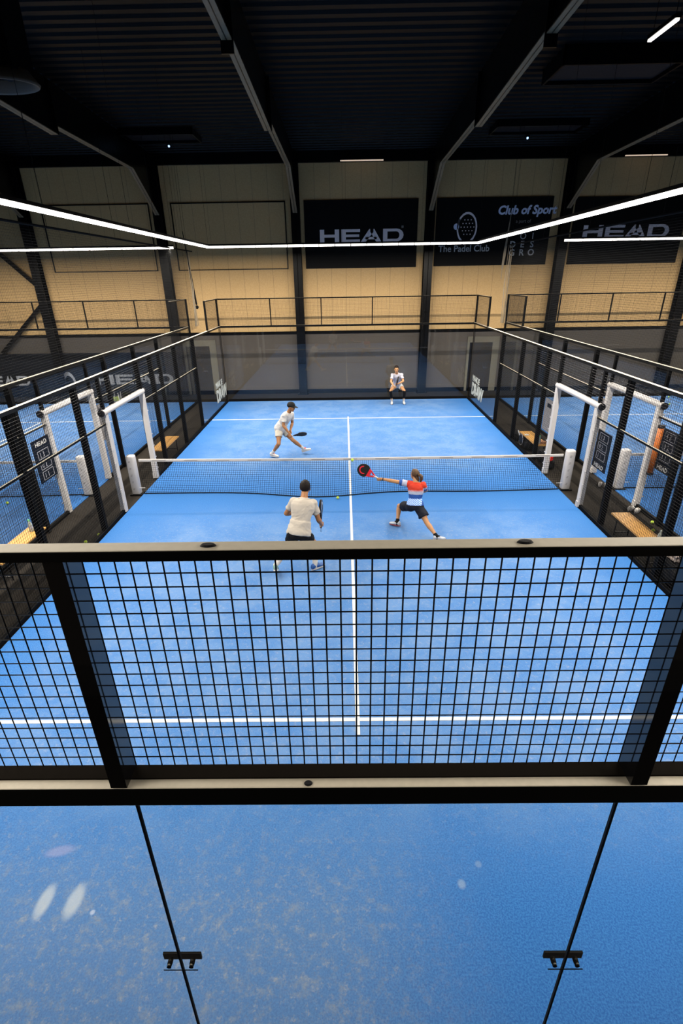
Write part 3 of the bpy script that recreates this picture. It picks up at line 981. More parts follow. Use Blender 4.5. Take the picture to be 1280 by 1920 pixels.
net_post(-5.16, 'white padded net post at the left end of the middle net', 1)
net_post(5.14, 'white padded net post at the right end of the middle net', -1)
net_post(-6.33, 'white padded net post at the near end of the left court net', -1)
net_post(6.42, 'white padded net post at the near end of the right court net', 1)

# ceiling-hung nets between the courts -------------------------------------
for (x, lb) in ((-5.66, 'fine black divider net hanging over the left walkway'), (5.66, 'fine black divider net hanging over the right walkway')):
    t = thing('divider_net', lb, 'divider net', (x, 0, 3), 'divider nets hanging over the walkways')
    y0, y1, z0, z1 = -9.8, 8.9 if x < 0 else 8.3, 3.02, 5.62
    fine_grid((x, y0, z0), (0, 1, 0), (0, 0, 1), y1 - y0, z1 - z0, .045, .0015).build('netting', M['net'], t)
    MB().cyl((x, y0, z1), (x, y1 + .6, z1), .022, 8).build('top_cable', M['net'], t)
    for k in range(7):
        y = y0 + (y1 - y0) * k / 6; MB().cyl((x, y, z1), (x, y, roof_z(y) - .05), .004, 5).build('suspension_wire', M['wire'], t)
    mb = MB()
    for k in range(6):
        y = y1 - .12 + .06 * k
        mb.tube([(x + .03 * sin(k * 2.1), y, z1), (x + .05 * sin(k), y + .05, 4.4), (x + .04 * cos(k), y + .09 * sin(k * 1.7), 3.1)], [.006, .009, .012], 6)
    mb.build('gathered_edge', M['netting_cloth'], t)
o = MB().tube([(-5.66, 8.62, 6.2), (-5.66, 8.95, 5.0), (-5.66, 9.25, 3.85)], [.012, .03, .035], 8).sphere((-5.66, 9.27, 3.74), .07, 10).build('hanging_strap', M['net'])
tag(o, 'black strap with knotted end hanging at the left end of the divider net', 'strap')
o = MB().tube([(5.62, 8.6, 6.6), (5.62, 8.9, 5.3), (5.62, 9.0, 4.9)], [.008, .05, .03], 8).tube([(5.62, 9.0, 4.9), (5.62, 9.0, 4.55)], .012, 6).build('hanging_strap', M['netting_cloth'])
tag(o, 'gathered net tied up and hanging at the end of the right divider net', 'strap')
for (p, q) in (((-5.66, 8.62, 6.2), 0), ((5.62, 8.6, 6.6), 0)):
    o = MB().cyl(p, (p[0], p[1], roof_z(p[1])), .004, 5).build('strap_wire', M['wire'])
    tag(o, 'thin wire holding the strap at the end of the %s divider net' % ('left' if p[0] < 0 else 'right'), 'wire')


# ================================================================== BOARDS
def scoreboard(x, out, y0, y1, z0, z1, label, title_top):
    t = thing('scoreboard', label, 'scoreboard', (x, (y0 + y1) / 2, z0), 'manual scoreboards on the fences')
    MB().box((x, y0, z0), (x + out * .012, y1, z1)).build('panel', M['score'], t)
    # readable face points towards -out
    u = Vector((0, 1, 0)) if out < 0 else Vector((0, -1, 0))
    xf = x
    st = Vector((xf, y0 if out < 0 else y1, 0)); W = y1 - y0; H = z1 - z0

    def at(a, b): return st + u * (a * W) + Vector((0, 0, z0 + b * H))
    tb = .84 if title_top else .04
    head_word(at(.17, tb), u, V, W * .66, H * .10, .003).build('title', M['letter_white'], t)
    mb = MB()
    base = .04 if title_top else .26
    for r in range(3):
        b0 = base + r * .245
        for (a, b, c, d) in ((.18, b0, .82, b0 + .012), (.18, b0 + .19, .82, b0 + .202), (.18, b0, .20, b0 + .2), (.80, b0, .82, b0 + .2)):
            mb.prism([at(a, b), at(c, b), at(c, d), at(a, d)], u.cross(Vector(V)) * .003)
        text_mb('10'[r % 2] + ' ' + '123'[r], H * .16, u, V, at(.27, b0 + .04), depth=.003, mb=mb)
    mb.build('score_panel', M['letter_dim' if False else 'letter'], t)
    return t


scoreboard(-6.26, -1, -1.78, -1.16, .97, 1.84, 'navy HEAD scoreboard with title at the top, on the left court fence', True)
scoreboard(5.09, 1, -1.72, -1.15, 1.02, 1.80, 'navy HEAD scoreboard on the right fence of the middle court', False)
scoreboard(6.34, 1, -1.80, -1.28, .98, 1.84, 'navy HEAD scoreboard beside the orange tube, on the right court fence', False)


def info_board(x, y0, y1, z0, z1, label):
    t = thing('info_board', label, 'board', (x, (y0 + y1) / 2, z0), 'pale boards fixed to the fences')
    MB().box((x - .006, y0, z0), (x + .006, y1, z1)).build('panel', M['board_grey'], t)
    MB().box((x - .009, y0 + .15, z1 - .2), (x + .009, y1 - .15, z1 - .1)).build('print', M['score'], t)


info_board(5.09, 1.25, 1.80, 1.0, 1.80, 'pale grey board on the right fence of the middle court')
info_board(6.34, 1.20, 1.62, 1.0, 1.86, 'pale grey printed board on the right court fence by its doorway')
info_board(-6.34, 1.20, 1.66, .95, 1.86, 'pale grey printed board on the left court fence by its doorway')
t = thing('foam_tube', 'orange foam tube with black ends hanging on the right court fence', 'tube', (6.24, -1.36, .85))
tb = MB().cyl((6.23, -1.36, .90), (6.23, -1.36, 1.86), .055, 16).build('tube', M['orange'], t, smooth=True)
for z in (.86, 1.86): MB().cyl((6.23, -1.36, z), (6.23, -1.36, z + .05), .063, 16).build('end_cap', M['ink'], t)


# ================================================================== BENCHES AND BELONGINGS
def bench(x0, x1, y0, y1, z, label):
    t = thing('bench', label, 'bench', ((x0 + x1) / 2, (y0 + y1) / 2, -.015), 'slim wooden benches in the walkways')
    MB().box((x0, y0, z - .03), (x1, y1, z)).build('seat', M['wood'], t)
    for y in (y0 + .18, y1 - .18):
        mb = MB()
        mb.cyl((x0 + .04, y, -.015), (x0 + .04, y, z - .03), .012, 8).cyl((x1 - .04, y, -.015), (x1 - .04, y, z - .03), .012, 8)
        mb.bar((x0 + .04, y, z - .045), (x1 - .04, y, z - .045), .02, .02).bar((x0 + .04, y, .05), (x1 - .04, y, .05), .015, .015)
        mb.build('leg_frame', M['steel'], t)
    return t


bench(-5.56, -5.17, 2.2, 3.6, .38, 'wooden bench in the left walkway beyond the net')
bench(5.16, 5.52, 2.2, 3.62, .39, 'wooden bench with bags around it in the right walkway beyond the net')
bench(5.13, 5.48, -3.75, -2.22, .40, 'wooden bench in the right walkway near the camera side of the net')
bench(-6.22, -5.88, -4.0, -2.62, .42, 'wooden bench in the left walkway near the camera with a bottle on it')


def ball(p, label, r=.033, group=None):
    t = thing('padel_ball', label, 'ball', (p[0], p[1], p[2] - r), group)
    MB().sphere(p, r, 16).build('felt', M['ball'], t, smooth=True)
    P = Vector(p); pts = []
    for k in range(25):
        a = 2 * pi * k / 24
        d = Vector((cos(a), sin(a), .45 * sin(2 * a))).normalized(); pts.append(P + d * (r + .0005))
    MB().tube(pts, .0016, 5, rounded=False).build('seam', M['seam'], t)
    return t


ball((0.04, -0.70, 1.03), 'yellow ball in flight just above the net band')
ball((-0.30, -0.47, .033), 'yellow ball lying on the court in front of the net')
ball((-5.13, -2.19, .018), 'yellow ball on the left walkway against the fence post', group='stray balls on the walkways')
ball((-5.26, -2.50, .018), 'yellow ball on the left walkway just above the near rail', group='stray balls on the walkways')
ball((6.20, -1.90, .018), 'yellow ball further from the camera on the right walkway', group='stray balls on the walkways')
ball((6.02, -2.26, .018), 'yellow ball beside the near right bench', group='stray balls on the walkways')
ball((13.2, 9.6, .033), 'yellow ball furthest back on the right court')
ball((12.5, 8.35, .033), 'yellow ball second from the back on the right court')
ball((-8.0, -.55, .033), 'yellow ball on the left court by the net')


def bottle(p, h, r, label, m='bottle', capm='bottle_green'):
    p = Vector(p); t = thing('drink_bottle', label, 'bottle', p)
    z = lambda f: p + Vector((0, 0, h * f))
    X, Y = Vector((r, 0, 0)), Vector((0, r, 0))
    MB().loft([(z(0), X * .9, Y * .9), (z(.03), X, Y), (z(.62), X, Y), (z(.75), X * .75, Y * .75), (z(.84), X * .42, Y * .42), (z(.88), X * .42, Y * .42)], 14).build('body', M[m], t, smooth=True)
    MB().loft([(z(.88), X * .5, Y * .5), (z(1.0), X * .5, Y * .5)], 12).build('cap', M[capm], t)
    MB().loft([(z(.25), X * 1.02, Y * 1.02), (z(.5), X * 1.02, Y * 1.02)], 14, cap=False).build('bottle_label', M['letter'], t)


bottle((-6.05, -2.80, .42), .24, .036, 'pale bottle standing on the bench in the left walkway')
bottle((5.28, 2.30, .39), .25, .035, 'pale bottle with green top on the bench beyond the net')
bottle((5.34, -3.47, .40), .24, .034, 'pale bottle at the end of the near right bench', capm='bottle')


def lump(name, c, half, label, cat, m, seed, sub=4, amp=.25, parent=None):
    """soft bag or crumpled cloth: noise-displaced rounded box"""
    bm = bmesh.new(); bmesh.ops.create_icosphere(bm, subdivisions=sub, radius=1)
    for v in bm.verts:
        d = v.co.copy()
        d = Vector([abs(q) ** .62 * (1 if q > 0 else -1) for q in d])
        k = 1 + amp * noise.noise(v.co * 1.7 + Vector((seed, 0, 0))) + amp * .5 * noise.noise(v.co * 5 + Vector((0, seed, 0)))
        v.co = Vector((d.x * half[0] * k, d.y * half[1] * k, max(-half[2], d.z * half[2] * k)))
    me = bpy.data.meshes.new(name); bm.to_mesh(me); bm.free()
    me.materials.append(M[m]); me.polygons.foreach_set('use_smooth', [True] * len(me.polygons))
    o = bpy.data.objects.new(name, me); C.objects.link(o)
    o.location = Vector(c) - (world_loc(parent) if parent else Vector((0, 0, 0)))
    if parent: o.parent = parent
    elif label: tag(o, label, cat)
    return o


def bag(c, half, label, seed, extra=None):
    t = thing('sports_bag', label, 'bag', (c[0], c[1], c[2] - half[2]))
    lump('body', c, half, None, None, 'bag', seed, parent=t)
    c = Vector(c)
    pts = [c + Vector((0, half[1] * .7 * cos(a), half[2] * (1 + .55 * sin(a)))) for a in [pi * k / 8 for k in range(9)]]
    MB().tube(pts, .010, 6).build('handle', M['ink'], t)
    MB().tube([c + Vector((half[0] * .1, -half[1] * .8, half[2] * .98)), c + Vector((half[0] * .1, half[1] * .8, half[2] * .98))], .005, 6).build('zip', M['bolt'], t)
    return t


bag((5.28, 4.15, .10), (.12, .26, .12), 'black bag on the floor behind the far right bench', 1.3)
bag((5.33, 3.20, .13), (.15, .30, .15), 'black bag under the far right bench', 4.1)
bag((5.36, 2.05, .15), (.16, .14, .16), 'black bag in front of the far right bench next to the net post', 8.7)
bag((5.30, 1.55, .12), (.14, .20, .13), 'black bag beneath the red cloth beside the doorway', 2.9)
lump('folded_cloth', (5.34, 2.36, .43), (.15, .09, .035), 'peach cloth folded on the far right bench', 'cloth', 'peach', 3.3)
lump('crumpled_cloth', (5.24, 1.42, .29), (.10, .11, .06), 'bright red crumpled cloth on a black bag beside the right doorway', 'cloth', 'red_cloth', 5.5)
o = lump('water_jug', (5.60, 1.02, .08), (.06, .08, .08), 'small white jug on the right walkway behind the net post', 'jug', 'pad', 6.1, amp=.05)
t = bag((5.30, -4.05, .20), (.17, .30, .20), 'black bag at the bottom right under the beige towel', 9.4)
lump('draped_towel', (5.36, -3.98, .44), (.13, .17, .07), 'beige towel draped over the black bag at the lower right', 'towel', 'towel', 7.7, amp=.45)
lump('draped_towel', (5.62, -3.40, .10), (.09, .12, .08), 'small grey towel lying on the right walkway beyond the black bag', 'towel', 'netting_cloth', 1.9, amp=.4)
lump('folded_cloth', (-6.0, -2.72, .45), (.05, .07, .025), 'small white cloth on the bench in the left walkway', 'cloth', 'pad', 2.2)
o = MB().box((5.18, 3.15, .392), (5.30, 3.27, .402)).build('folded_paper', M['letter_white']); tag(o, 'small white sheet lying on the far right bench', 'paper')
mb = MB().tube([Vector((5.14, 3.35 + .16 * cos(a), .22 + .16 * sin(a))) for a in [2 * pi * k / 24 for k in range(25)]], .009, 6, rounded=False)
t = thing('spare_racket', 'dark racket with pale rim leaning on the far right bench', 'racket', (5.14, 3.35, 0))
mb.build('rim', M['letter'], t)
MB().loft([((5.13, 3.35, .22), (0, .15, 0), (0, 0, .15)), ((5.155, 3.35, .22), (0, .15, 0), (0, 0, .15))], 24).build('racket_face', M['racket_black'], t)
MB().cyl((5.14, 3.5, .30), (5.14, 3.68, .40), .016, 10).build('grip', M['grip_white'], t)
# ball basket on the left court
t = thing('ball_basket', 'small basket of yellow balls at the back of the left court', 'basket', (-9.5, 9.5, 0))
mb = MB()
fine_grid((-9.62, 9.40, .18), (1, 0, 0), (0, 0, 1), .26, .20, .05, .003, mb); fine_grid((-9.62, 9.64, .18), (1, 0, 0), (0, 0, 1), .26, .20, .05, .003, mb)
fine_grid((-9.62, 9.40, .18), (0, 1, 0), (0, 0, 1), .24, .20, .05, .003, mb); fine_grid((-9.36, 9.40, .18), (0, 1, 0), (0, 0, 1), .24, .20, .05, .003, mb)
fine_grid((-9.62, 9.40, .18), (1, 0, 0), (0, 1, 0), .26, .24, .05, .003, mb)
mb.build('wire_basket', M['letter'], t)
mb = MB()
for sx in (-9.62, -9.36):
    for sy in (9.40, 9.64): mb.cyl((sx, sy, 0), (sx, sy, .55), .010, 6)
mb.build('leg_frame', M['letter_white'], t)
mb = MB()
for k in range(28): mb.sphere((-9.59 + .066 * (k % 4) , 9.44 + .066 * ((k // 4) % 3), .22 + .062 * (k // 12) + .02 * random.random()), .033, 8)
t2 = mb.build('piled_balls', M['ball'], smooth=True); tag(t2, 'pile of yellow balls filling the small basket', 'balls', kind='stuff')


# ================================================================== SHOES
def basis(fwd_, up_):
    f = Vector(fwd_).normalized(); u = Vector(up_); u = (u - f * u.dot(f)).normalized(); s = f.cross(u).normalized()
    return f, u, s


def shoe_parts(parent, ground, f, up, k=1.0, upper='shoe_white', sole='shoe_white', tongue=None):
    """ground = point under the ankle on the sole plane; f = toe direction"""
    f, u, s = basis(f, up); g = Vector(ground)
    P = lambda a, b, c: g + f * (a * k) + u * (b * k) + s * (c * k)
    mb = MB()
    rings = []
    for (a, w, h) in ((-.075, .018, .045), (-.068, .030, .085), (-.045, .036, .098), (-.01, .038, .098), (.04, .039, .080), (.09, .045, .056), (.14, .046, .046), (.175, .036, .036), (.192, .018, .026)):
        rings.append((P(a, .012 + h / 2, 0), s * w * k, u * h / 2 * k))
    mb.loft(rings, 16)
    sh = mb.build('shoe', M[upper], parent, smooth=True)
    mb = MB(); n = 24; lo = []; hi = []
    for i in range(n):
        a = 2 * pi * i / n; x = cos(a); z = sin(a)
        w = .042 + .008 * x - (.006 if abs(x) < .35 else 0)
        lo.append(P(.06 + .142 * x, 0, w * z)); hi.append(P(.06 + .138 * x, .026, w * .98 * z))
    mb.add(lo + hi, [tuple(range(n)), tuple(range(n, 2 * n))] + [(i, (i + 1) % n, n + (i + 1) % n, n + i) for i in range(n)])
    mb.build('sole', M[sole], sh)
    mb = MB()
    for q in range(4): mb.bar(P(.035 + .022 * q, .083 - .009 * q, -.026), P(.035 + .022 * q, .083 - .009 * q, .026), .007 * k, .006 * k)
    mb.build('laces', M[tongue or upper], sh)
    if tongue: MB().ellipsoid(P(.035, .092, 0), f * .035 * k, s * .024 * k, u * .018 * k, 10).build('tongue', M[tongue], sh)
    return sh


for i, (x, y, a, lb) in enumerate(((6.12, -1.30, 40, 'pair of white shoes on the right walkway near the bench'), (6.14, .15, 60, 'pair of pale shoes on the right walkway under the scoreboard'))):
    for j in (-1, 1):
        t = thing('shoe', ('left' if j < 0 else 'right') + ' one of the ' + lb, 'shoe', (x, y, -.015), 'shoes left on the right walkway')
        ff = Vector((cos(radians(a)), sin(radians(a)), 0)); ss = Vector((-ff.y, ff.x, 0))
        shoe_parts(t, Vector((x, y, -.015)) + ss * .07 * j, ff, V, upper='shoe_white', sole='letter', tongue='netting_cloth')


# ================================================================== PEOPLE
def remesh(mb, name, mats, voxel, parent, smooth_it=4, wrinkle=0.0, seed=0.0, wscale=9.0):
    me = mb.mesh('tmp', mats)
    ob = bpy.data.objects.new('tmp', me); C.objects.link(ob)
    md = ob.modifiers.new('r', 'REMESH'); md.mode = 'VOXEL'; md.voxel_size = voxel; md.use_smooth_shade = True
    sm = ob.modifiers.new('s', 'SMOOTH'); sm.iterations = smooth_it; sm.factor = .5
    dg = bpy.context.evaluated_depsgraph_get(); dg.update()
    out = bpy.data.meshes.new_from_object(ob.evaluated_get(dg))
    bpy.data.objects.remove(ob)
    if wrinkle:
        for v in out.vertices:
            p = v.co
            q = Vector((p.x * wscale, p.y * wscale, p.z * wscale * 1.6 + 2 * noise.noise(p * 3)))
            v.co = p + v.normal * wrinkle * (noise.noise(q + Vector((seed, 0, 0))) + .5 * noise.noise(q * 2.3))
    off = world_loc(parent)
    for v in out.vertices: v.co = v.co - off
    out.name = name
    if not isinstance(mats, (list, tuple)): mats = [mats]
    if len(out.materials) == 0:
        for m in mats: out.materials.append(m)
    out.polygons.foreach_set('use_smooth', [True] * len(out.polygons))
    o = bpy.data.objects.new(name, out); C.objects.link(o); o.parent = parent
    return o


def lerp(a, b, t): return Vector(a) * (1 - t) + Vector(b) * t


def torso_rings(J, k, off=0.0, t0=-.14, t1=1.0, fem=False):
    hip, neck = J['hip'], J['neck']
    u = (neck - hip).normalized()
    sh = (J['shR'] - J['shL']); hh = (J['hiR'] - J['hiL'])
    prof = ((-.16, .120, .095), (-.05, .160, .118), (.05, .166, .122), (.18, .150, .112), (.35, .134, .102), (.50, .142, .108), (.65, .160, .116),
            (.80, .172, .112), (.90, .150, .096), (.96, .100, .075), (1.02, .062, .060))
    if fem: prof = tuple((t, a * (.93 if t > .3 else 1.0) * (.90 if .2 < t < .5 else 1), b * .94) for t, a, b in prof)
    L = (neck - hip).length
    rings = []
    bend = J.get('bend', Vector((0, 0, 0)))
    for (t, a, b) in prof:
        if t < t0 or t > t1: continue
        s = (hh.normalized() * (1 - max(0, min(1, t))) + sh.normalized() * max(0, min(1, t)))
        s = (s - u * s.dot(u)).normalized(); d = u.cross(s).normalized()
        c = hip + u * (L * t) + bend * sin(pi * max(0, min(1, t)))
        rings.append((c, s * (a * k + off), d * (b * k + off)))
    return rings


def hand(mb, wrist, d, g, n, k=1.0, closed=True):
    """palm and five fingers; d from wrist to knuckles, g along the handle, n palm normal (towards the handle)"""
    d = d.normalized(); g = (g - d * g.dot(d)); g = g.normalized() if g.length > .05 else d.orthogonal().normalized()
    n = (n - d * n.dot(d) - g * n.dot(g)); n = n.normalized() if n.length > .05 else d.cross(g).normalized()
    W = wrist
    mb.loft([(W - d * .02, g * .026 * k, n * .020 * k), (W + d * .02 * k, g * .034 * k, n * .018 * k), (W + d * .06 * k, g * .042 * k, n * .016 * k), (W + d * .095 * k, g * .040 * k, n * .012 * k)], 12)
    cur = (62, 78, 58) if closed else (22, 26, 18)
    for i, (o, ln, r) in enumerate(((-.033, .88, .0088), (-.011, 1.0, .0092), (.011, .95, .0088), (.033, .76, .0080))):
        p = W + d * .090 * k + g * o * k; a = 0; pts = [p]
        spread = g * (o * (.2 if closed else 1.2))
        for sgm, cu in zip((.042, .027, .022), cur):
            a += radians(cu + 3 * i); pts.append(pts[-1] + (d * cos(a) + n * sin(a) + spread).normalized() * sgm * ln * k)
        mb.tube(pts, [r * k * 1.05, r * k, r * .95 * k, r * .85 * k], 8)
    p = W + d * .025 * k - g * .034 * k
    mb.tube([p, p + (d * .6 - g * .5 + n * .6).normalized() * .040 * k, p + (d * .6 - g * .5 + n * .6).normalized() * .040 * k + (d * .5 + n * .7 + g * .5).normalized() * .030 * k,
             p + (d * .6 - g * .5 + n * .6).normalized() * .040 * k + (d * .4 + n * .6 + g * .8).normalized() * .056 * k], [.012 * k, .0105 * k, .0095 * k, .0085 * k], 8)
    return W + d * .070 * k + n * .032 * k


def person(name_label, J, k, cfg):
    J = {a: (Vector(b) if not isinstance(b, (int, float)) else b) for a, b in J.items()}
    base = Vector((J['hip'].x, J['hip'].y, 0))
    t = thing('person', name_label, 'person', base, 'padel players')
    fem = cfg.get('fem', False)
    body = MB()
    body.loft(torso_rings(J, k, 0, -.2, 1.05, fem), 20)
    u = (J['neck'] - J['hip']).normalized()
    # neck and head
    hf = J['face'].normalized(); hu = J.get('hup', Vector((0, 0, 1))); hu = (hu - hf * hu.dot(hf)).normalized(); hs = hf.cross(hu).normalized()
    hc = J['head']; h = k
    body.tube([J['neck'] - u * .03, lerp(J['neck'], hc, .45), hc - hu * .02 * h], [.060 * k, .054 * k, .052 * k], 14)
    H = lambda a, b, c: hc + hf * (a * h) + hs * (b * h) + hu * (c * h)
    body.ellipsoid(H(-.010, 0, .030), hs * .074 * h, hf * .094 * h, hu * .086 * h, 20)
    body.loft([(H(.052, 0, -.112), hs * .024 * h, hf * .020 * h), (H(.046, 0, -.100), hs * .040 * h, hf * .040 * h), (H(.030, 0, -.070), hs * .056 * h, hf * .058 * h), (H(.018, 0, -.030), hs * .066 * h, hf * .070 * h), (H(.010, 0, .020), hs * .070 * h, hf * .080 * h)], 18)
    body.tube([H(.086, 0, .012), H(.104, 0, -.026), H(.094, 0, -.036)], [.009 * h, .014 * h, .012 * h], 8)
    body.ellipsoid(H(.080, 0, .034), hs * .050 * h, hf * .012 * h, hu * .010 * h, 10)
    for s in (-1, 1):
        body.ellipsoid(H(-.005, s * .078, -.010), hs * .010 * h, hf * .020 * h, hu * .032 * h, 10)
        body.ellipsoid(H(.074, s * .034, -.022), hs * .020 * h, hf * .014 * h, hu * .014 * h, 8)
    # arms
    for S in 'LR':
        sh, el, ha = J['sh' + S], J['el' + S], J['ha' + S]
        body.tube([lerp(J['neck'], J['hip'], .10), sh], [.07 * k, .062 * k], 12)
        d1 = (el - sh); d2 = (ha - el)
        body.tube([sh, lerp(sh, el, .35), lerp(sh, el, .8), el], [.060 * k, .052 * k, .042 * k, .041 * k], 12)
        body.tube([el, lerp(el, ha, .25), lerp(el, ha, .7), ha], [.041 * k, .043 * k, .032 * k, .026 * k], 12)
        g = J.get('grip' + S, u.cross(d2)); n = J.get('palm' + S, -u)
        J['hold' + S] = hand(body, ha, J.get('hdir' + S, d2), Vector(g), Vector(n), k, cfg.get('closed' + S, True))
    # legs
    for S in 'LR':
        hi, kn, an = J['hi' + S], J['kn' + S], J['an' + S]
        body.tube([hi, lerp(hi, kn, .35), lerp(hi, kn, .8), kn], [.092 * k, .082 * k, .058 * k, .054 * k], 14)
        back = Vector(J.get('calf' + S, (0, 0, 0)))
        body.tube([kn, lerp(kn, an, .28) + back * .02, lerp(kn, an, .65), an], [.053 * k, .057 * k, .040 * k, .034 * k], 14)
        f, uu, s = basis(J['toe' + S], J.get('ftup' + S, Vector((0, 0, 1))))
        g0 = an - uu * .085 * k
        body.loft([(g0 + f * a * k + uu * (hh / 2 + .012) * k, s * w_ * k, uu * hh / 2 * k) for (a, w_, hh) in ((-.05, .022, .06), (0, .028, .075), (.08, .034, .04), (.16, .026, .026))], 12)
    remesh(body, 'body', M[cfg['skin']], .0075, t, 3)
    # face
    fc = MB()
    for s in (-1, 1):
        e = MB().ellipsoid(H(.083, s * .031, .006), hs * .013 * h, hf * .008 * h, hu * .006 * h, 8)
        e.build('eye', M['eye'], t)
        MB().ellipsoid(H(.091, s * .032, .026), hs * .019 * h, hf * .005 * h, hu * .004 * h, 8).build('eyebrow', M[cfg['hair']], t)
    MB().ellipsoid(H(.088, 0, -.062), hs * .022 * h, hf * .008 * h, hu * .006 * h, 8).build('mouth', M['lip'], t)
    # hair
    hb = MB(); vs = []; fs = []; n1, n2 = 28, 18
    for i in range(n2 + 1):
        ph = -pi / 2 + pi * i / n2
        for j in range(n1):
            th = 2 * pi * j / n1
            d = Vector((cos(ph) * cos(th), cos(ph) * sin(th), sin(ph)))
            face = max(0, min(1, (d.x - .18) / .25)) * max(0, min(1, (.52 - d.z) / .22))
            low = max(0, min(1, (-.30 - d.z) / .25)) * cfg.get('lowcut', 1)
            sc_ = 1.0 - .30 * max(face, low * (1 if d.x > -.55 else .8))
            nz = 1 + cfg.get('messy', .05) * noise.noise(d * 6 + Vector((k * 9, 0, 0)))
            tall = cfg.get('tall', 1.0)
            vs.append(hc + hf * ((-.014 + d.x * .106 * sc_ * nz) * h) + hs * (d.y * .087 * sc_ * nz * h) + hu * ((.030 + d.z * .104 * sc_ * nz * (tall if d.z > 0 else 1)) * h))
    for i in range(n2):
        for j in range(n1):
            fs.append((i * n1 + j, i * n1 + (j + 1) % n1, (i + 1) * n1 + (j + 1) % n1, (i + 1) * n1 + j))
    hb.add(vs, fs)
    hair = hb.build('hair', M[cfg['hair']], t, smooth=True)
    if cfg.get('ponytail'):
        p0 = H(-.105, 0, .035)
        q = [p0, H(-.145, .02, .045), H(-.175, .045, .015), H(-.170, .055, -.06), H(-.145, .045, -.13)]
        MB().tube(q, [.020 * k, .034 * k, .040 * k, .034 * k, .012 * k], 12).build('ponytail', M[cfg['hair']], hair, smooth=True)
        MB().tube([H(-.095, -.01, .035), H(-.118, 0, .038)], .026 * k, 12, rounded=False).build('hair_tie', M['ink'], hair)
        MB().tube([H(-.06, 0, -.02), H(-.095, 0, -.09), H(-.10, .01, -.15)], [.055 * k, .05 * k, .02 * k], 12).build('loose_hair', M[cfg['hair']], hair, smooth=True)
    if cfg.get('cap'):
        cp = MB(); rings = []
        for i in range(9):
            a = radians(-8 + 98 * i / 8) if i < 8 else radians(88)
            rings.append((H(-.008, 0, .038) + hu * (.104 * sin(a) * h), hf * .113 * cos(a) * h, hs * .094 * cos(a) * h))
        cp.loft(rings, 24)
        capo = cp.build('cap', M['cap'], t, smooth=True)
        n = 14; lo = []; up2 = []
        for i in range(n + 1):
            a = radians(-68 + 136 * i / n)
            lo.append(H(-.008 + .100 * cos(a), .088 * sin(a), .040)); up2.append(H(.015 + .175 * cos(a) ** 1.0 if abs(a) < 1.5 else .1, .092 * sin(a), .034 - .012 * cos(a)))
        vv = lo + up2; kk = len(vv)
        vv2 = [p + hu * .006 for p in vv]
        f1 = [(i, i + 1, n + 2 + i, n + 1 + i) for i in range(n)]
        f2 = [tuple(x + kk for x in reversed(q)) for q in f1]
        rim = [(n + 1 + i, n + 2 + i, kk + n + 2 + i, kk + n + 1 + i) for i in range(n)] + [(0, n + 1, kk + n + 1, kk), (n, kk + n, kk + 2 * n + 1, 2 * n + 1)]
        MB().add(vv + vv2, f1 + f2 + rim).build('brim', M['cap'], capo)
    # shirt
    st = MB()
    st.loft(torso_rings(J, k, .020, cfg.get('hem', -.02), .97, fem), 24)
    hem = torso_rings(J, k, .026, -.17, .97, fem)
    if cfg.get('long', False): st.loft(torso_rings(J, k, .034, -.06, .4, fem), 24)
    for S in 'LR':
        sh, el = J['sh' + S], J['el' + S]
        e = lerp(sh, el, cfg.get('sleeve', .60))
        st.tube([lerp(J['neck'], J['hip'], .13), sh, e], [.085 * k, .076 * k, .066 * k], 16, rounded=False)
        st.sphere(sh, .077 * k)
    st.tube([lerp(J['neck'], J['hip'], .10), J['neck'] + u * .012], [.094 * k, .078 * k], 16, rounded=False)
    so = remesh(st, 'shirt', cfg['shirt'] if isinstance(cfg['shirt'], list) else M[cfg['shirt']], .010, t, 4, .010, k * 7, 8)
    if 'paint' in cfg: cfg['paint'](so, J, t)
    # shorts
    ss = MB()
    ss.loft(torso_rings(J, k, .012, -.2, .12, fem), 24)
    for S in 'LR':
        hi, kn = J['hi' + S], J['kn' + S]
        e = lerp(hi, kn, cfg.get('shortlen', .55))
        ss.tube([lerp(hi, J['hip'], .3), lerp(hi, e, .4), e], [.108 * k, .106 * k, cfg.get('leg_w', .098) * k], 18, rounded=False)
        ss.sphere(hi, .108 * k)
    remesh(ss, 'shorts', M[cfg['shorts']], .010, t, 4, .009, k * 3, 9)
    # socks, shoes
    for S in 'LR':
        kn, an = J['kn' + S], J['an' + S]
        f, uu, s = basis(J['toe' + S], J.get('ftup' + S, Vector((0, 0, 1))))
        top = lerp(an, kn, cfg.get('sock_h', .22))
        sock = MB().tube([an - uu * .04, an, top], [.040 * k, .040 * k, (.043 if cfg.get('sock_h', .22) < .3 else .050) * k], 14).build('sock', M[cfg['sock']], t, smooth=True)
        if cfg.get('dark_calves'):  # plain black tube round each calf
            MB().tube([lerp(kn, an, .02), lerp(kn, an, .28), lerp(kn, an, .62)], [.060 * k, .062 * k, .048 * k], 14).build('calf_sleeve', M['sock_black'], t, smooth=True)
        c2 = cfg['shoe' + S] if ('shoe' + S) in cfg else cfg['shoe']
        shoe_parts(t, an - uu * .085 * k, f, uu, k, *c2)
    if cfg.get('wristband'):
        S = cfg['wristband']; el, ha = J['el' + S], J['ha' + S]
        MB().tube([lerp(el, ha, .86), lerp(el, ha, .92)], .034 * k, 12, rounded=False).build('wristband', M['ink'], t)
    return t, J


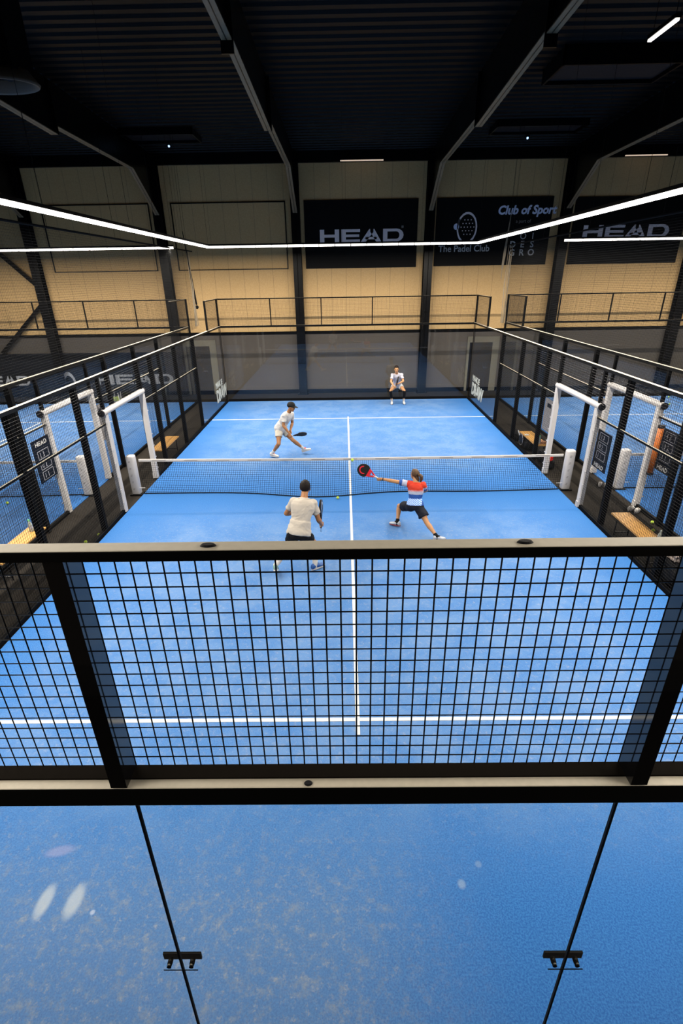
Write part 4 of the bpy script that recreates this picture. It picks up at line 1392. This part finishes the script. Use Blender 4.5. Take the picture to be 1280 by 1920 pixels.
def racket(center, axis, normal, label, face, rim, grip, mark=None, throat=None):
    """center = middle of the grip; axis points from butt to head; normal = direction the face looks"""
    c = Vector(center); a = Vector(axis).normalized(); n = Vector(normal); n = (n - a * n.dot(a)).normalized(); s = a.cross(n).normalized()
    t = thing('padel_racket', label, 'racket', c, 'padel rackets in the hands of the players')
    P = lambda x, y, z: c + s * x + a * y + n * z
    MB().tube([P(0, -.065, 0), P(0, .07, 0)], .0165, 12).build('grip', M[grip], t, smooth=True)
    MB().loft([(P(0, -.072, 0), s * .020, n * .020), (P(0, -.060, 0), s * .020, n * .020)], 12).build('butt_cap', M[rim], t)
    # solid teardrop head
    def outline(f):
        pts = []
        for i in range(40):
            th = 2 * pi * i / 40
            x = .128 * sin(th); y = .295 - .145 * cos(th)
            if cos(th) > .35: x *= 1 - .42 * ((cos(th) - .35) / .65)
            pts.append((x * f, .295 + (y - .295) * f))
        return pts
    mb = MB(); vs = []; rows = ((.955, -.018), (1.0, -.010), (1.0, .010), (.955, .018)); nn = 40
    for (f, z) in rows: vs += [P(x, y, z) for (x, y) in outline(f)]
    fs = [(r * nn + i, r * nn + (i + 1) % nn, (r + 1) * nn + (i + 1) % nn, (r + 1) * nn + i) for r in range(3) for i in range(nn)]
    mb.add(vs, fs); mb.build('rim', M[rim], t)
    mb = MB(); o = outline(.955)
    mb.add([P(x, y, -.0175) for x, y in o] + [P(x, y, .0175) for x, y in o], [tuple(range(nn)), tuple(range(nn, 2 * nn))])
    fo = mb.build('racket_face', M[face], t)
    mb = MB()
    for r in range(7):
        m = (3, 5, 6, 7, 6, 5, 3)[r]
        for q in range(m):
            x = (q - (m - 1) / 2) * .028; y = .22 + r * .026
            for z in (-1, 1):
                mb.cyl(P(x, y, z * .0170), P(x, y, z * .0182), .006, 8)
    mb.build('hole', M['hole'], fo)
    mb = MB()
    for sg in (-1, 1): mb.tube([P(sg * .012, .06, 0), P(sg * .035, .12, 0), P(sg * .062, .175, 0)], [.015, .015, .016], 8)
    mb.build('throat', M[throat or rim], t)
    if mark:
        mb = MB()
        for z in (-1, 1):
            for q in range(18):
                b0 = radians(20 + 200 * q / 18); b1 = radians(20 + 200 * (q + 1) / 18)
                w = .022
                pt = lambda b, R: P(R * .95 * cos(b), .315 + R * sin(b), z * .0178)
                mb.prism([pt(b0, .085), pt(b1, .085), pt(b1, .085 - w), pt(b0, .085 - w)], n * z * .0012)
        mb.build('emblem', M[mark], fo)
        if throat:
            mb = MB()
            for z in (-1, 1):
                mb.prism([P(-.095, .215, z * .0178), P(.095, .215, z * .0178), P(.052, .158, z * .0178), P(-.052, .158, z * .0178)], n * z * .0012)
            mb.build('throat_panel', M[throat], fo)
    MB().tube([P(0, -.07, 0), P(.02, -.11, .01), P(.01, -.15, .0), P(-.015, -.11, -.01), P(0, -.07, 0)], .003, 5).build('wrist_cord', M['ink'], t)
    return t


# --- far right player by the back glass, crouching and facing the camera
JA = dict(head=(1.90, 8.80, 1.42), neck=(1.93, 8.95, 1.23), shR=(1.765, 8.95, 1.175), shL=(2.115, 8.95, 1.175), elR=(1.70, 8.82, .95), haR=(1.80, 8.66, .80),
          elL=(2.18, 8.82, .96), haL=(1.975, 8.64, .90), hip=(1.985, 9.26, .74), hiR=(1.885, 9.27, .71), hiL=(2.095, 9.27, .71), knR=(1.70, 8.92, .56), anR=(1.785, 9.14, .11),
          knL=(2.255, 8.92, .56), anL=(2.265, 9.14, .11), toeR=(-.10, -1, -.05), toeL=(.08, -1, -.05), face=(-.08, -1, -.12), calfR=(0, 1, 0), calfL=(0, 1, 0),
          gripR=(.18, -.35, .9), palmR=(.9, -.2, 0), hdirR=(.45, -.75, -.2), gripL=(.18, -.35, .9), palmL=(-.9, -.2, 0), hdirL=(-.75, -.4, -.1))
_, J = person('man in white crouching by the far glass wall, racket held upright in both hands', JA, 1.03,
              dict(skin='skin_lit', hair='hair_dark', messy=.16, tall=1.12, shirt='tee_lilac', shorts='short_white', sock='sock_white', sock_h=.20, dark_calves=True, shoe=('shoe_white', 'letter', 'racket_mark'), shortlen=.42))
racket(J['holdR'] + Vector((0, 0, .0)), (.22, -.30, .93), (1, 0, -.2), 'dark racket held upright by the man at the far glass wall', 'racket_black', 'racket_black', 'grip_white')

# --- far left player in cream with black cap, long stride to the right
JB = dict(head=(-1.595, 2.60, 1.455), neck=(-1.68, 2.66, 1.285), shR=(-1.79, 2.50, 1.225), shL=(-1.62, 2.83, 1.20), elR=(-1.825, 2.45, .97), haR=(-1.66, 2.40, .76),
          elL=(-1.62, 2.88, .93), haL=(-1.66, 2.62, .78), hip=(-1.97, 2.75, .80), hiR=(-1.99, 2.66, .79), hiL=(-1.925, 2.84, .78), knR=(-1.985, 2.42, .46), anR=(-2.215, 2.62, .12),
          knL=(-1.60, 2.74, .45), anL=(-1.335, 2.93, .145), toeR=(.95, -.42, -.02), toeL=(.90, -.10, .30), ftupL=(-.35, 0, 1), face=(.93, -.30, -.20), hup=(.15, 0, 1),
          gripR=(.93, -.12, .22), palmR=(.1, .4, .9), hdirR=(.25, -.3, -.9), gripL=(.93, -.12, .22), palmL=(.1, -.6, .5), hdirL=(.1, -.7, -.6))
_, J = person('man in cream kit and black cap striding behind the net, seen from his right', JB, 1.05,
              dict(skin='skin_tan', hair='hair_dark', shirt='tee_white', shorts='short_cream', sock='sock_white', sock_h=.26, cap=True, shoe=('shoe_white', 'shoe_white', 'shoe_red'), shortlen=.52, long=True, sleeve=.62))
racket(J['holdR'] + Vector((.03, 0, .0)), (.95, -.14, .20), (.1, .55, .83), 'black racket held low by the man in the black cap', 'racket_black', 'racket_black', 'grip_white', None)

# --- near left player seen from behind, cream tee, black shorts
JC = dict(head=(-.795, -3.36, 1.465), neck=(-.81, -3.50, 1.335), shL=(-.985, -3.50, 1.275), shR=(-.665, -3.46, 1.215), elL=(-1.13, -3.46, 1.04), haL=(-1.02, -3.22, .93),
          elR=(-.585, -3.46, .915), haR=(-.545, -3.28, .735), hip=(-.905, -3.74, .80), hiL=(-.995, -3.78, .79), hiR=(-.825, -3.73, .77), knL=(-1.12, -3.50, .43), anL=(-1.335, -3.78, .20),
          knR=(-.66, -3.46, .44), anR=(-.665, -3.60, .11), toeL=(-.05, .85, -.45), ftupL=(0, .5, .85), toeR=(.75, .62, 0), face=(.12, 1, -.05), hup=(.05, -.1, 1),
          gripR=(.05, .35, .92), palmR=(-.9, .3, 0), hdirR=(.25, .85, -.35), gripL=(.2, .4, .9), palmL=(.8, .2, -.3), closedL=0)
_, J = person('man in cream tee and black shorts in front of the net, seen from behind', JC, 1.07,
              dict(skin='skin_tan', hair='hair_dark', messy=.06, tall=1.05, lowcut=.35, shirt='tee_cream', shorts='short_black', sock='sock_white', sock_h=.30, shoeL=('shoe_green', 'shoe_white', 'shoe_green'), shoeR=('shoe_blue', 'shoe_white', 'shoe_blue'),
                   shortlen=.50, long=True, sleeve=.62, closedL=False))
racket(J['holdR'], (.02, .30, .95), (.93, -.10, .03), 'blue-black racket held up by the man seen from behind', 'racket_blue', 'racket_black', 'grip_white', 'racket_mark')


def stripe_shirt(o, J, t):
    """bands by height on the body: red yoke, pink, pale lilac, blue, blue with pale streaks"""
    me = o.data; me.materials.clear()
    for m in (M['d_red'], M['d_pink'], M['d_pale'], M['d_blue'], M['d_streak']): me.materials.append(m)
    off = world_loc(t); u = (J['neck'] - J['hip']); L = u.length; u = u.normalized()
    side = (J['shL'] - J['shR']).normalized()
    idx = []
    for p in me.polygons:
        c = p.center + off; h = (c - J['hip']).dot(u) / L
        ds = (c - J['shL']).dot((J['elL'] - J['shL']).normalized()); lat = (c - lerp(J['neck'], J['hip'], .15)).dot(side)
        ds2 = (c - J['shR']).dot((J['elR'] - J['shR']).normalized())
        if lat > .17 or (lat < -.15 and h < .8):
            d = ds if lat > 0 else ds2
            idx.append(1 if d < -.01 else (2 if d < .11 else 3))
        elif h > .70: idx.append(0)
        elif h > .645: idx.append(1)
        elif h > .52: idx.append(2)
        elif h > .34: idx.append(3)
        else: idx.append(4)
    me.polygons.foreach_set('material_index', idx)


M['d_red'] = mat('red_yoke', (0.413, 0.027, 0.010), 0.8, var=.08)
M['d_pink'] = mat('pink_band', (0.403, 0.191, 0.212), 0.8, var=.05)
M['d_pale'] = mat('pale_lilac_band', (0.312, 0.332, 0.428), 0.8, var=.05)
M['d_blue'] = mat('royal_blue_band', (0.015, 0.061, 0.252), 0.8, var=.08)
def streak_mat():
    m, nt, b = nodes('blue_streaks')
    N, L = nt.nodes, nt.links
    tc = N.new('ShaderNodeTexCoord'); mp = N.new('ShaderNodeMapping'); mp.inputs['Rotation'].default_value = (0, radians(-35), 0)
    wv = N.new('ShaderNodeTexWave'); wv.bands_direction = 'Z'; wv.inputs['Scale'].default_value = 11
    wv.inputs['Distortion'].default_value = .6
    L.new(tc.outputs['Object'], mp.inputs[0]); L.new(mp.outputs[0], wv.inputs['Vector'])
    mx = N.new('ShaderNodeMix'); mx.data_type = 'RGBA'
    mx.inputs['A'].default_value = (0.045, 0.15, 0.50, 1); mx.inputs['B'].default_value = (0.45, 0.60, 0.88, 1)
    L.new(wv.outputs['Fac'], mx.inputs['Factor']); L.new(mx.outputs['Result'], b.inputs['Base Color'])
    b.inputs['Roughness'].default_value = .8
    return m
M['d_streak'] = streak_mat()

# --- near right player: woman lunging left, arm stretched out with the red and black racket
JD = dict(head=(1.255, -1.92, 1.135), neck=(1.275, -2.02, 1.005), shL=(1.115, -1.97, .965), shR=(1.405, -2.06, .965), elL=(.855, -1.93, 1.00), haL=(.600, -1.90, 1.045),
          elR=(1.50, -1.88, .78), haR=(1.42, -1.70, .66), hip=(1.26, -2.14, .55), hiL=(1.175, -2.12, .53), hiR=(1.345, -2.16, .53), knL=(.995, -1.72, .37), anL=(.945, -1.93, .10),
          knR=(1.475, -2.36, .29), anR=(1.645, -2.58, .10), toeL=(-.85, .50, 0), toeR=(.75, .10, 0), face=(-.45, .88, .05), hup=(-.05, 0, 1),
          gripL=(-.80, .10, .55), palmL=(-.2, .9, 0), hdirL=(-.9, .25, -.25), gripR=(.3, .5, .8), palmR=(-.8, .2, 0), closedR=0)
_, J = person('woman with ponytail in red, white and blue shirt lunging with her racket arm stretched out', JD, .93,
              dict(skin='skin_lit', hair='hair_brown', fem=True, ponytail=True, messy=.06, shirt='tee_white', paint=stripe_shirt, shorts='short_navy', sock='sock_black', sock_h=.14,
                   shoe=('shoe_grey', 'sole_red', 'ink'), shortlen=.62, leg_w=.115, sleeve=.62, wristband='L', closedR=False))
racket(J['holdL'] + Vector((-.03, 0, .02)), (-.86, .10, .50), (.10, -.93, .28), 'black and red racket in the outstretched hand of the woman', 'racket_black', 'racket_black', 'grip_white', 'racket_red', 'racket_red')
